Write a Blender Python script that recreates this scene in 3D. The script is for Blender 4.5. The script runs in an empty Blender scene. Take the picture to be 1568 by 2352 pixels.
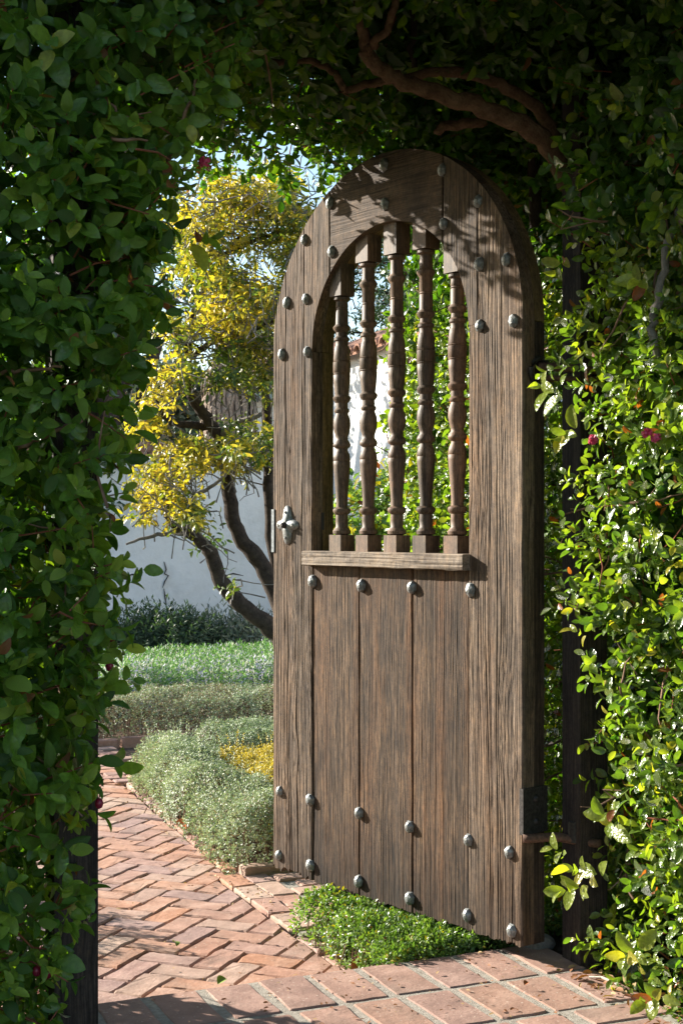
import bpy, bmesh, math, random
import numpy as np
from mathutils import Vector, Matrix
rnd = random.Random(7)
R = np.random.RandomState(11)
SC = bpy.context.scene
COL = SC.collection
# ------------------------------------------------------------------ camera, sky, sun
EYE = 1.2; F = 3266.0
cam = bpy.data.cameras.new('camera'); camo = bpy.data.objects.new('camera', cam); COL.objects.link(camo)
camo.location = (0, 0, EYE); camo.rotation_euler = (math.pi/2, 0, 0)
cam.sensor_fit = 'VERTICAL'; cam.sensor_height = 36; cam.sensor_width = 24; cam.lens = F/2352*36
cam.shift_y = 33/2352; cam.clip_start = .05; cam.clip_end = 2000
SC.camera = camo
SUN_AZ = (-.885, .465); SUN_EL = math.radians(22)
world = bpy.data.worlds.new('World'); SC.world = world; world.use_nodes = True
wn = world.node_tree.nodes; wl = world.node_tree.links
sky = wn.new('ShaderNodeTexSky'); sky.sky_type = 'NISHITA'; sky.sun_disc = False
sky.sun_elevation = SUN_EL; sky.sun_rotation = math.atan2(SUN_AZ[0], SUN_AZ[1]) % (2*math.pi)
sky.air_density = 1.0; sky.dust_density = .6; sky.ozone_density = 1.0
wn['Background'].inputs[1].default_value = 0.096
wl.new(sky.outputs[0], wn['Background'].inputs[0])
sun = bpy.data.lights.new('sun', 'SUN'); sun.energy = 5.0; sun.angle = math.radians(.5); sun.color = (1, .93, .82)
suno = bpy.data.objects.new('sun', sun); COL.objects.link(suno)
sd = Vector((SUN_AZ[0]*math.cos(SUN_EL), SUN_AZ[1]*math.cos(SUN_EL), math.sin(SUN_EL)))
suno.rotation_euler = sd.to_track_quat('Z', 'Y').to_euler(); suno.location = (-6, 6, 6)
SC.view_settings.view_transform = 'Standard'; SC.view_settings.look = 'None'
SC.view_settings.exposure = 1.5; SC.view_settings.gamma = 1
# ------------------------------------------------------------------ helpers
A1 = math.radians(23.5)
E1 = np.array([math.cos(A1), math.sin(A1)]); E2 = np.array([-math.sin(A1), math.cos(A1)])
def W(s, t, z=0.0): return (s*E1[0]+t*E2[0], s*E1[1]+t*E2[1], z)
def P(x, y, Y): return ((x-784)/F*Y, Y, EYE-(y-1209)/F*Y)
def tag(o, label=None, cat=None, group=None, kind=None):
    if label: o['label'] = label
    if cat: o['category'] = cat
    if group: o['group'] = group
    if kind: o['kind'] = kind
    return o
def empty(name, loc=(0, 0, 0), rz=0, **k):
    o = bpy.data.objects.new(name, None); COL.objects.link(o); o.location = loc; o.rotation_euler = (0, 0, rz)
    o.empty_display_size = .05
    return tag(o, **k)
def link(name, me, mat=None, parent=None, **k):
    o = bpy.data.objects.new(name, me); COL.objects.link(o)
    if mat is not None and len(me.materials) == 0: me.materials.append(mat)
    if parent is not None: o.parent = parent
    return tag(o, **k)
def mesh(name, V, Fc, smooth=False, fix=False):
    me = bpy.data.meshes.new(name); me.from_pydata([tuple(v) for v in V], [], [tuple(f) for f in Fc])
    if fix:
        b = bmesh.new(); b.from_mesh(me); bmesh.ops.recalc_face_normals(b, faces=b.faces); b.to_mesh(me); b.free()
    if smooth: me.polygons.foreach_set('use_smooth', [True]*len(me.polygons))
    me.update(); return me
def npmesh(name, V, idx, starts, totals, tint=None, smooth=False):
    me = bpy.data.meshes.new(name)
    me.vertices.add(len(V)); me.vertices.foreach_set('co', np.asarray(V, np.float32).ravel())
    me.loops.add(len(idx)); me.loops.foreach_set('vertex_index', np.asarray(idx, np.int32))
    me.polygons.add(len(starts)); me.polygons.foreach_set('loop_start', np.asarray(starts, np.int32))
    try: me.polygons.foreach_set('loop_total', np.asarray(totals, np.int32))
    except Exception: pass
    me.polygons.foreach_set('use_smooth', np.full(len(starts), smooth))
    if tint is not None:
        a = me.attributes.new('tint', 'FLOAT_COLOR', 'POINT')
        a.data.foreach_set('color', np.asarray(tint, np.float32).ravel())
    me.update(calc_edges=True); me.validate(); return me
def vn(x, y, seed=0):
    "2-d value noise, vectorised, -1..1"
    x = np.asarray(x, float); y = np.asarray(y, float)
    xi = np.floor(x).astype(np.int64); yi = np.floor(y).astype(np.int64); fx = x-xi; fy = y-yi
    fx = fx*fx*(3-2*fx); fy = fy*fy*(3-2*fy)
    def h(a, b):
        n = (a*374761393 + b*668265263 + seed*974711) & 0xffffffff
        n = ((n ^ (n >> 13))*1274126177) & 0xffffffff
        return ((n ^ (n >> 16)) & 0xffff)/32767.5-1
    return (h(xi, yi)*(1-fx)+h(xi+1, yi)*fx)*(1-fy)+(h(xi, yi+1)*(1-fx)+h(xi+1, yi+1)*fx)*fy
def norm(a): return a/np.maximum(np.linalg.norm(a, axis=-1, keepdims=True), 1e-9)
class MB:
    def __init__(s): s.v = []; s.f = []
    def add(s, V, Fc):
        o = len(s.v); s.v += [tuple(v) for v in V]; s.f += [tuple(i+o for i in f) for f in Fc]
    def box(s, a, b):
        (x0, y0, z0), (x1, y1, z1) = a, b
        s.add([(x0, y0, z0), (x1, y0, z0), (x1, y1, z0), (x0, y1, z0), (x0, y0, z1), (x1, y0, z1), (x1, y1, z1), (x0, y1, z1)],
              [(0, 3, 2, 1), (4, 5, 6, 7), (0, 1, 5, 4), (1, 2, 6, 5), (2, 3, 7, 6), (3, 0, 4, 7)])
    def tube(s, pts, rad, n=6, jit=0):
        pts = [Vector(p) for p in pts]; k = len(pts)
        if not hasattr(rad, '__len__'): rad = [rad]*k
        V = []; ref = Vector((0.3, 0.2, 1)).normalized()
        for i, p in enumerate(pts):
            d = (pts[min(i+1, k-1)]-pts[max(i-1, 0)])
            d = d.normalized() if d.length > 1e-9 else Vector((0, 0, 1))
            a = d.cross(ref)
            if a.length < .05: a = d.cross(Vector((1, 0, 0)))
            a.normalize(); b = d.cross(a)
            for j in range(n):
                q = 2*math.pi*j/n; r = rad[i]*(1+jit*rnd.uniform(-1, 1))
                V.append(p+a*(math.cos(q)*r)+b*(math.sin(q)*r))
        Fc = []
        for i in range(k-1):
            for j in range(n):
                Fc.append((i*n+j, i*n+(j+1) % n, (i+1)*n+(j+1) % n, (i+1)*n+j))
        Fc.append(tuple(range(n-1, -1, -1))); Fc.append(tuple((k-1)*n+j for j in range(n)))
        s.add(V, Fc)
    def prism(s, poly, z0, z1, bev=0.0, jz=0.0):
        n = len(poly); c = np.mean(np.array(poly), 0)
        def ring(k, z): return [((p[0]-c[0])*k+c[0], (p[1]-c[1])*k+c[1], z+(rnd.uniform(-jz, jz) if jz else 0)) for p in poly]
        if bev:
            e = []
            for p in poly:
                d = np.array(p)-c; l = np.linalg.norm(d); e.append(tuple(c+d*(1-bev*1.4/max(l, .01))))
            V = [(p[0], p[1], z0) for p in poly]+[(p[0], p[1], z1-bev) for p in poly]+[(p[0], p[1], z1+(rnd.uniform(-jz, jz) if jz else 0)) for p in e]
            Fc = [tuple(range(n-1, -1, -1)), tuple(range(2*n, 3*n))]
            for a in (0, n):
                for i in range(n): Fc.append((a+i, a+(i+1) % n, a+n+(i+1) % n, a+n+i))
        else:
            V = ring(1, z0)+ring(1, z1)
            Fc = [tuple(range(n-1, -1, -1)), tuple(range(n, 2*n))]
            for i in range(n): Fc.append((i, (i+1) % n, n+(i+1) % n, n+i))
        s.add(V, Fc)
    def lathe(s, prof, n=20, c=(0, 0)):
        V = []; Fc = []
        for (r, z) in prof:
            for j in range(n):
                q = 2*math.pi*j/n; V.append((c[0]+r*math.cos(q), c[1]+r*math.sin(q), z))
        for i in range(len(prof)-1):
            for j in range(n): Fc.append((i*n+j, i*n+(j+1) % n, (i+1)*n+(j+1) % n, (i+1)*n+j))
        Fc.append(tuple(range(n-1, -1, -1))); Fc.append(tuple((len(prof)-1)*n+j for j in range(n)))
        s.add(V, Fc)
    def build(s, name, mat, parent=None, smooth=False, fix=False, **k):
        return link(name, mesh(name, s.v, s.f, smooth, fix), mat, parent, **k)
# ------------------------------------------------------------------ materials
def newmat(name):
    m = bpy.data.materials.new(name); m.use_nodes = True
    return m, m.node_tree.nodes, m.node_tree.links, m.node_tree.nodes['Principled BSDF']
def ramp(N, stops, interp='LINEAR'):
    r = N.new('ShaderNodeValToRGB'); cr = r.color_ramp; cr.interpolation = interp
    while len(cr.elements) > 1: cr.elements.remove(cr.elements[-1])
    cr.elements[0].position = stops[0][0]; cr.elements[0].color = (*stops[0][1], 1)
    for p, c in stops[1:]:
        e = cr.elements.new(p); e.color = (*c, 1)
    return r
def g3(v): return (v, v, v)
def mixc(N, L, a, b, fac, mode='MIX'):
    m = N.new('ShaderNodeMix'); m.data_type = 'RGBA'; m.blend_type = mode
    for sock, v in ((m.inputs[0], fac), (m.inputs[6], a), (m.inputs[7], b)):
        if isinstance(v, (int, float)): sock.default_value = v
        elif isinstance(v, tuple): sock.default_value = (*v, 1)
        else: L.new(v, sock)
    return m.outputs[2]
def noise(N, L, vec, scale, detail=4, rough=.55, dist=0):
    n = N.new('ShaderNodeTexNoise'); n.inputs['Scale'].default_value = scale; n.inputs['Detail'].default_value = detail
    n.inputs['Roughness'].default_value = rough; n.inputs['Distortion'].default_value = dist
    if vec is not None: L.new(vec, n.inputs['Vector'])
    return n.outputs['Fac']
def mapping(N, L, vec, scale, off=None):
    m = N.new('ShaderNodeMapping'); m.inputs['Scale'].default_value = scale; L.new(vec, m.inputs['Vector'])
    if off is not None: L.new(off, m.inputs['Location'])
    return m.outputs[0]
def math2(N, L, op, a, b):
    m = N.new('ShaderNodeMath'); m.operation = op
    for i, v in enumerate((a, b)):
        if isinstance(v, (int, float)): m.inputs[i].default_value = v
        elif v is not None: L.new(v, m.inputs[i])
    return m.outputs[0]
def bump(N, L, B, h, strength, dist):
    b = N.new('ShaderNodeBump'); b.inputs['Strength'].default_value = strength; b.inputs['Distance'].default_value = dist
    L.new(h, b.inputs['Height']); L.new(b.outputs[0], B.inputs['Normal'])
def wood(name, dark, mid, light, axis='z', stain=.5, rough=.8, fine=1.0, bumpd=.0015, warm=None, zs=4.5):
    m, N, L, B = newmat(name)
    tc = N.new('ShaderNodeTexCoord'); oi = N.new('ShaderNodeObjectInfo')
    off = N.new('ShaderNodeCombineXYZ')
    for i in range(3): L.new(math2(N, L, 'MULTIPLY', oi.outputs['Random'], 7.3+i*3), off.inputs[i])
    k = 2.2
    sc = {'z': (230, 230, zs), 'x': (zs, 230, 230)}[axis]
    sb = {'z': (26, 26, .9), 'x': (.9, 26, 26)}[axis]
    base = N.new('ShaderNodeVectorMath'); base.operation = 'ADD'; L.new(tc.outputs['Object'], base.inputs[0])
    wv = noise(N, L, mapping(N, L, tc.outputs['Object'], {'z': (6, 6, 2.2), 'x': (2.2, 6, 6)}[axis], off.outputs[0]), 1, 2)
    wm = N.new('ShaderNodeCombineXYZ'); L.new(math2(N, L, 'MULTIPLY', wv, .035), wm.inputs[0 if axis == 'z' else 2])
    L.new(wm.outputs[0], base.inputs[1])
    f = noise(N, L, mapping(N, L, base.outputs[0], sc, off.outputs[0]), fine, 5, .6)
    bd = noise(N, L, mapping(N, L, base.outputs[0], sb, off.outputs[0]), 1, 3, .6)
    st = noise(N, L, mapping(N, L, tc.outputs['Object'], (3, 3, 2), off.outputs[0]), 1.3, 5, .65)
    t = math2(N, L, 'ADD', math2(N, L, 'MULTIPLY', f, .78), math2(N, L, 'MULTIPLY', bd, .24))
    c = ramp(N, [(.36, dark), (.5, mid), (.66, light)]); L.new(t, c.inputs[0])
    sr = ramp(N, [(.3, g3(1-stain)), (.62, g3(1.1))]); L.new(st, sr.inputs[0])
    col = mixc(N, L, c.outputs[0], sr.outputs[0], 1.0, 'MULTIPLY')
    if warm:
        st2 = noise(N, L, mapping(N, L, tc.outputs['Object'], (9, 9, .8), off.outputs[0]), 1.1, 3, .6)
        wr = ramp(N, [(.45, g3(0)), (.68, g3(.65))]); L.new(st2, wr.inputs[0])
        col = mixc(N, L, col, warm, wr.outputs[0])
    gr = noise(N, L, mapping(N, L, tc.outputs['Object'], (55, 55, 30), off.outputs[0]), 1.6, 5, .75); gg = ramp(N, [(.36, (.56, .54, .53)), (.5, g3(.95)), (.66, (1.36, 1.25, 1.1))]); L.new(gr, gg.inputs[0])
    col = mixc(N, L, col, gg.outputs[0], .8, 'MULTIPLY')
    ob = N.new('ShaderNodeMapRange'); ob.inputs[3].default_value = .8; ob.inputs[4].default_value = 1.16; L.new(oi.outputs['Random'], ob.inputs[0])
    col = mixc(N, L, col, ob.outputs[0], 1.0, 'MULTIPLY')
    blo = noise(N, L, mapping(N, L, tc.outputs['Object'], (14, 14, 5), off.outputs[0]), 1.0, 6, .7); br = ramp(N, [(.34, (.60, .58, .58)), (.5, g3(1)), (.66, (1.28, 1.17, 1.02))]); L.new(blo, br.inputs[0])
    col = mixc(N, L, col, br.outputs[0], .75, 'MULTIPLY')
    sz_ = N.new('ShaderNodeSeparateXYZ'); L.new(tc.outputs['Object'], sz_.inputs[0])
    damp = math2(N, L, 'ADD', sz_.outputs[2], math2(N, L, 'MULTIPLY', blo, -.35)); dr_ = ramp(N, [(0, (.5, .48, .47)), (.22, g3(1))]); L.new(math2(N, L, 'ADD', damp, .12), dr_.inputs[0])
    col = mixc(N, L, col, dr_.outputs[0], 1.0 if name in ('weathered_wood', 'plank_wood') else 0.0, 'MULTIPLY')
    ga = N.new('ShaderNodeAttribute'); ga.attribute_name = 'groove'
    gm_ = N.new('ShaderNodeMapRange'); gm_.inputs[3].default_value = 1.08; gm_.inputs[4].default_value = .5; L.new(ga.outputs['Fac'], gm_.inputs[0])
    col = mixc(N, L, col, gm_.outputs[0], 1.0, 'MULTIPLY')
    # fine pits and specks
    pit = noise(N, L, tc.outputs['Object'], 260, 2, .5); pr = ramp(N, [(.34, g3(.45)), (.42, g3(1))]); L.new(pit, pr.inputs[0])
    col = mixc(N, L, col, pr.outputs[0], .5, 'MULTIPLY')
    L.new(col, B.inputs['Base Color']); B.inputs['Roughness'].default_value = rough
    B.inputs['Specular IOR Level'].default_value = .3
    bump(N, L, B, f, .75, bumpd)
    return m
M = {}
M['stile'] = wood('weathered_wood', (.034, .023, .015), (.124, .087, .060), (.235, .175, .124), warm=(.135, .080, .045))
M['plank'] = wood('plank_wood', (.018, .011, .007), (.078, .049, .029), (.155, .102, .061), stain=.65, warm=(.135, .064, .026), zs=13)
M['arch'] = wood('arch_wood', (.045, .030, .020), (.10, .068, .046), (.17, .122, .086), axis='x', fine=1.6, bumpd=.001)
M['ledge'] = wood('ledge_wood', (.10, .078, .058), (.27, .215, .165), (.40, .33, .26), axis='x', bumpd=.002)
M['turned'] = wood('turned_wood', (.06, .042, .03), (.14, .10, .07), (.23, .17, .12), stain=.45, rough=.55, bumpd=.0008, warm=(.17, .10, .065))
M['reveal'] = wood('reveal_wood', (.09, .06, .03), (.20, .135, .065), (.28, .195, .10), stain=.4, warm=(.24, .15, .055))  # wood lightened so its colour carries bounced light in the opening
M['side'] = wood('shaded_side_wood', (.02, .014, .01), (.055, .038, .027), (.10, .07, .05))  # darker copy for the hinge side, with its shade put into the colour
M['post'] = wood('post_wood', (.016, .012, .010), (.042, .032, .027), (.08, .06, .05))
def iron(name, base, rough=.5, metal=.85):
    m, N, L, B = newmat(name); tc = N.new('ShaderNodeTexCoord')
    n = noise(N, L, tc.outputs['Object'], 120, 4)
    c = ramp(N, [(.35, tuple(v*.6 for v in base)), (.65, tuple(min(1, v*1.3) for v in base))]); L.new(n, c.inputs[0])
    L.new(c.outputs[0], B.inputs['Base Color']); B.inputs['Metallic'].default_value = metal; B.inputs['Roughness'].default_value = rough
    bump(N, L, B, n, .4, .0015); return m
M['iron'] = iron('forged_iron', (.24, .25, .245), .5, .5)
M['dark_iron'] = iron('dark_iron', (.05, .045, .042), .6, .5)
M['rust'] = iron('rusty_iron', (.13, .07, .045), .8, .2)
M['zinc'] = iron('zinc_plate', (.16, .18, .19), .6, .4)
def brickmat(name, cols, sc=1.0, dust=.5):
    m, N, L, B = newmat(name); tc = N.new('ShaderNodeTexCoord'); oi = N.new('ShaderNodeObjectInfo')
    off = N.new('ShaderNodeCombineXYZ')
    for i in range(3): L.new(math2(N, L, 'MULTIPLY', oi.outputs['Random'], 31.7+i*9), off.inputs[i])
    v = mapping(N, L, tc.outputs['Object'], (1, 1, 1), off.outputs[0])
    n1 = noise(N, L, v, 14*sc, 6, .65); n2 = noise(N, L, v, 90*sc, 4, .6)
    hue = ramp(N, [(i/(len(cols)-1), c) for i, c in enumerate(cols)]); L.new(oi.outputs['Random'], hue.inputs[0])
    mm = ramp(N, [(.3, g3(.72)), (.55, g3(1)), (.75, g3(1.18))]); L.new(n1, mm.inputs[0])
    col = mixc(N, L, hue.outputs[0], mm.outputs[0], 1.0, 'MULTIPLY')
    d = ramp(N, [(.5, g3(0)), (.75, g3(dust))]); L.new(noise(N, L, v, 7*sc, 5, .7), d.inputs[0])
    col = mixc(N, L, col, (.5, .37, .3), d.outputs[0])
    sp = ramp(N, [(.66, g3(0)), (.72, g3(.7))]); L.new(noise(N, L, v, 170*sc, 2, .5), sp.inputs[0])
    col = mixc(N, L, col, (.6, .5, .42), sp.outputs[0])
    gm = ramp(N, [(.52, g3(0)), (.7, g3(.55))]); L.new(noise(N, L, v, 3.2*sc, 6, .7), gm.inputs[0])
    col = mixc(N, L, col, (.13, .105, .085), gm.outputs[0])
    sk = ramp(N, [(.27, g3(.75)), (.35, g3(0))]); L.new(noise(N, L, v, 120*sc, 3, .6), sk.inputs[0])
    col = mixc(N, L, col, (.11, .06, .045), sk.outputs[0])
    L.new(col, B.inputs['Base Color']); B.inputs['Roughness'].default_value = .88; B.inputs['Specular IOR Level'].default_value = .25
    h = math2(N, L, 'ADD', math2(N, L, 'MULTIPLY', n1, 1.2), math2(N, L, 'MULTIPLY', n2, .5))
    bump(N, L, B, h, .8, .0035); return m
M['brick'] = brickmat('path_brick', [(.41, .235, .165), (.37, .222, .175), (.46, .255, .17), (.385, .24, .19), (.34, .225, .20), (.45, .225, .135), (.40, .26, .205), (.46, .32, .24)])
M['paver'] = brickmat('landing_brick', [(.34, .21, .165), (.37, .225, .175), (.31, .20, .17), (.35, .21, .155)], .8, .35)
def rough_mat(name, a, b, scale, bd=.01, c=None, rough=.95):
    m, N, L, B = newmat(name); tc = N.new('ShaderNodeTexCoord')
    n = noise(N, L, tc.outputs['Object'], scale, 7, .7)
    st = [(.3, a), (.7, b)] if c is None else [(.3, a), (.5, c), (.7, b)]
    r = ramp(N, st); L.new(n, r.inputs[0]); L.new(r.outputs[0], B.inputs['Base Color'])
    B.inputs['Roughness'].default_value = rough; B.inputs['Specular IOR Level'].default_value = .2
    bump(N, L, B, noise(N, L, tc.outputs['Object'], scale*4, 6, .7), .9, bd); return m
M['soil'] = rough_mat('soil', (.035, .024, .017), (.12, .085, .06), 9, .02)
M['ground'] = rough_mat('ground', (.05, .05, .03), (.16, .13, .09), 1.2, .05)
M['mortar'] = rough_mat('mortar', (.24, .215, .18), (.48, .44, .38), 60, .006)
M['joint'] = rough_mat('joint_sand', (.06, .04, .028), (.2, .13, .09), 50, .006)
M['stone'] = rough_mat('stone', (.16, .15, .14), (.34, .32, .30), 25, .01)
M['bark'] = rough_mat('bark', (.022, .016, .013), (.09, .068, .052), 22, .01)
M['greybark'] = rough_mat('grey_bark', (.09, .08, .07), (.3, .27, .23), 16, .012)
M['redbark'] = rough_mat('red_bark', (.06, .03, .018), (.24, .15, .095), 26, .01)
M['twig'] = rough_mat('twig', (.12, .06, .04), (.3, .2, .14), 30, .002)
M['redtwig'] = rough_mat('red_twig', (.16, .05, .03), (.3, .12, .07), 30, .002)
M['drytwig'] = rough_mat('dry_twig', (.5, .42, .34), (.7, .62, .52), 30, .002)
def stucco():
    m, N, L, B = newmat('stucco'); tc = N.new('ShaderNodeTexCoord')
    n1 = noise(N, L, tc.outputs['Object'], 1.5, 8, .72); r = ramp(N, [(.3, (.66, .67, .66)), (.5, (.80, .82, .82)), (.7, (.87, .88, .88))]); L.new(n1, r.inputs[0])
    sx = N.new('ShaderNodeSeparateXYZ'); L.new(tc.outputs['Object'], sx.inputs[0])
    n2 = noise(N, L, tc.outputs['Object'], 3.5, 6, .7)
    h = math2(N, L, 'ADD', sx.outputs[2], math2(N, L, 'MULTIPLY', n2, -.75))
    dr = ramp(N, [(.0, g3(.8)), (.12, g3(0))]); L.new(math2(N, L, 'ADD', h, .25), dr.inputs[0])
    col = mixc(N, L, r.outputs[0], (.28, .19, .13), dr.outputs[0])
    L.new(col, B.inputs['Base Color']); B.inputs['Roughness'].default_value = .9
    bump(N, L, B, noise(N, L, tc.outputs['Object'], 6, 6, .6), .5, .03); return m
M['stucco'] = stucco()
M['white'] = rough_mat('white_render', (.72, .71, .69), (.82, .81, .79), 2, .01)
M['tile'] = rough_mat('roof_tile', (.2, .10, .07), (.42, .24, .16), 5, .01)
M['fascia'] = rough_mat('fascia', (.2, .26, .24), (.35, .4, .37), 4, .004)
M['crack'] = rough_mat('crack', (.04, .04, .04), (.09, .08, .08), 30, .002)
def leafmat(name, stops, special=(.35, .28, .02), red=(.22, .05, .03), trans=.35, tcol=(2.4, 2.6, .5), rough=.32, rib=.25, spec=.5, crinkle=0):
    m, N, L, B = newmat(name)
    at = N.new('ShaderNodeAttribute'); at.attribute_name = 'tint'
    sx = N.new('ShaderNodeSeparateXYZ'); L.new(at.outputs['Vector'], sx.inputs[0])
    r = ramp(N, stops); L.new(sx.outputs[0], r.inputs[0])
    sp = ramp(N, [(0, stops[0][1]), (.3, special), (.7, special), (.9, red), (1, red)]); L.new(sx.outputs[1], sp.inputs[0])
    fac = math2(N, L, 'GREATER_THAN', sx.outputs[1], .2)
    col = mixc(N, L, r.outputs[0], sp.outputs[0], fac)
    tc = N.new('ShaderNodeTexCoord')
    nz = noise(N, L, tc.outputs['Object'], 90, 3, .6); nr = ramp(N, [(.35, g3(.78)), (.65, g3(1.15))]); L.new(nz, nr.inputs[0])
    col = mixc(N, L, col, nr.outputs[0], 1.0, 'MULTIPLY')
    ribm = mixc(N, L, col, (.16, .2, .07), math2(N, L, 'MULTIPLY', sx.outputs[2], rib))
    L.new(ribm, B.inputs['Base Color']); B.inputs['Roughness'].default_value = rough; B.inputs['Specular IOR Level'].default_value = spec
    if crinkle: bump(N, L, B, noise(N, L, tc.outputs['Object'], 110, 2, .5), crinkle, .004)
    T = N.new('ShaderNodeBsdfTranslucent'); L.new(mixc(N, L, col, tcol, 1.0, 'MULTIPLY'), T.inputs[0])
    mx = N.new('ShaderNodeMixShader'); mx.inputs[0].default_value = trans
    L.new(B.outputs[0], mx.inputs[1]); L.new(T.outputs[0], mx.inputs[2])
    L.new(mx.outputs[0], N['Material Output'].inputs[0]); return m
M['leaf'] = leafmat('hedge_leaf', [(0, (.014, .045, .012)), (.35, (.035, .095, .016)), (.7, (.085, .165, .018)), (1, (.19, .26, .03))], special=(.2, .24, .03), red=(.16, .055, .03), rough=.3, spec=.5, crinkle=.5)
M['leaf_left'] = leafmat('lit_hedge_leaf', [(0, (.024, .07, .016)), (.35, (.062, .145, .022)), (.7, (.13, .24, .03)), (1, (.26, .35, .05))], special=(.28, .3, .04), red=(.22, .08, .045), rough=.3, spec=.36, crinkle=.5)  # lighter leaf copy for the left hedge; its brighter light is in the colour
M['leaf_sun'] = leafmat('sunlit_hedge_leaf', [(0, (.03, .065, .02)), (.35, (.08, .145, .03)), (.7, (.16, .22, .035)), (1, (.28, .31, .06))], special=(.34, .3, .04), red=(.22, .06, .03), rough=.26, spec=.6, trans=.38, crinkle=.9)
M['citrus'] = leafmat('citrus_leaf', [(0, (.05, .10, .02)), (.3, (.14, .18, .03)), (.55, (.40, .35, .05)), (1, (.68, .48, .07))], trans=.45, tcol=(1.5, 1.5, .5), rough=.35)
M['thyme'] = leafmat('thyme_leaf', [(0, (.13, .20, .10)), (.5, (.33, .40, .25)), (1, (.60, .63, .48))], special=(.28, .22, .14), trans=.2, tcol=(1.2, 1.3, .8), rough=.5, rib=0)
M['ythyme'] = leafmat('golden_thyme_leaf', [(0, (.26, .26, .05)), (.5, (.50, .42, .07)), (1, (.68, .56, .15))], trans=.3, tcol=(1.2, 1.1, .5), rough=.5, rib=0)
M['rosemary'] = leafmat('rosemary_leaf', [(0, (.05, .14, .045)), (.5, (.12, .26, .08)), (1, (.28, .42, .18))], special=(.50, .46, .72), trans=.3, tcol=(1.5, 1.6, .7), rough=.5, rib=0)
M['dull'] = leafmat('dark_shrub_leaf', [(0, (.02, .045, .022)), (.6, (.04, .08, .035)), (1, (.08, .12, .06))], trans=.2, rough=.55, rib=0)
M['bluegrey'] = leafmat('grey_shrub_leaf', [(0, (.07, .10, .07)), (1, (.18, .22, .16))], trans=.2, rough=.6, rib=0, tcol=(1.2, 1.3, .8))
M['box'] = leafmat('box_leaf', [(0, (.05, .11, .025)), (.5, (.13, .22, .05)), (1, (.30, .37, .13))], trans=.35, tcol=(1.6, 1.8, .5), rough=.3, rib=0)
M['conifer'] = leafmat('conifer_needles', [(0, (.012, .035, .022)), (1, (.04, .075, .045))], trans=.15, rough=.6, rib=0)
M['frond'] = rough_mat('dead_frond', (.16, .11, .08), (.42, .33, .26), 3, .02)
def plain(name, c, rough=.5):
    m, N, L, B = newmat(name); tc = N.new('ShaderNodeTexCoord')
    r = ramp(N, [(.3, tuple(v*.75 for v in c)), (.7, c)]); L.new(noise(N, L, tc.outputs['Object'], 60, 3), r.inputs[0])
    L.new(r.outputs[0], B.inputs['Base Color']); B.inputs['Roughness'].default_value = rough; return m
M['berry'] = plain('berry', (.28, .015, .05), .25); M['drop'] = plain('dry_leaf', (.45, .13, .03), .6)
M['petal'] = plain('petal', (.55, .08, .5), .5); M['pale'] = plain('pale_litter', (.55, .47, .4), .7)
M['petalred'] = plain('pink_flower', (.62, .06, .14), .5); M['lime'] = plain('weed_leaf', (.25, .36, .03), .5)
# ------------------------------------------------------------------ leaves
def T_big(curl=.06, fold=.10, w=.27, tip=.0):
    m = [(0, 0), (.13, .6), (.32, .95), (.55, 1.0), (.78, .74), (.93, .34), (1, 0)]
    V = []; tb = []; n = len(m); zc = lambda x: curl*4*x*(1-x)*.6-.10*x*x+tip*x*x
    for x, k in m: V.append((x, 0, zc(x))); tb.append(1)
    for sgn in (1, -1):
        for x, k in m[1:-1]: V.append((x, sgn*w*k, zc(x)+fold*k)); tb.append(0)
    Fc = []; e = n-2
    for o, fl in ((n, 0), (n+e, 1)):
        q = [(0, 1, o)]+[(i, i+1, o+i, o+i-1) for i in range(1, e)]+[(e, e+1, o+e-1)]
        Fc += [f[::-1] if fl else f for f in q]
    return np.array(V), Fc, np.array(tb, float)
def T_mid(fold=.09, w=.24, curl=.05):
    V = [(0, 0, 0), (.5, 0, curl), (1, 0, -.05), (.28, w*.85, fold), (.68, w*.8, fold), (.28, -w*.85, fold), (.68, -w*.8, fold)]
    return np.array(V), [(0, 1, 4, 3), (1, 2, 4), (0, 5, 6, 1), (1, 6, 2)], np.array([1, 1, 1, 0, 0, 0, 0.])
def T_small(w=.28, fold=.08):
    V = [(0, 0, 0), (.5, w, fold), (1, 0, 0), (.5, -w, fold)]
    return np.array(V), [(0, 2, 1), (0, 3, 2)], np.array([0, 0, 0, 0.])
BIG, BIG2, MID, SMALL, NEEDLE = T_big(), T_big(.1, .05, .31, -.12), T_mid(), T_small(), T_small(.09, .02)
CIT = T_mid(.12, .2, .12)
def cloud(name, pos, D, Nn, size, tint, tpl, mat, parent=None, smooth=True, wid=None, **k):
    V0, Fc, rib = tpl; n = len(pos); nv = len(V0)
    D = norm(D); Nn = norm(Nn-np.sum(Nn*D, 1, keepdims=True)*D); Bv = np.cross(Nn, D)
    size = np.asarray(size).reshape(-1, 1, 1)
    V = pos[:, None]+size*(V0[None, :, :1]*D[:, None]+V0[None, :, 1:2]*Bv[:, None]*(1 if wid is None else wid.reshape(-1, 1, 1))+V0[None, :, 2:]*Nn[:, None])
    tt = np.zeros((n, nv, 4)); tt[..., 0] = tint[:, :1]; tt[..., 1] = tint[:, 1:2]; tt[..., 2] = rib[None]; tt[..., 3] = 1
    flat = np.array([i for f in Fc for i in f]); tot = np.array([len(f) for f in Fc])
    idx = (np.arange(n)[:, None]*nv+flat[None]).ravel()
    totals = np.tile(tot, n); starts = np.concatenate([[0], np.cumsum(totals)[:-1]])
    me = npmesh(name, V.reshape(-1, 3), idx, starts, totals, tt.reshape(-1, 4), smooth)
    return link(name, me, mat, parent, **k)
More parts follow.
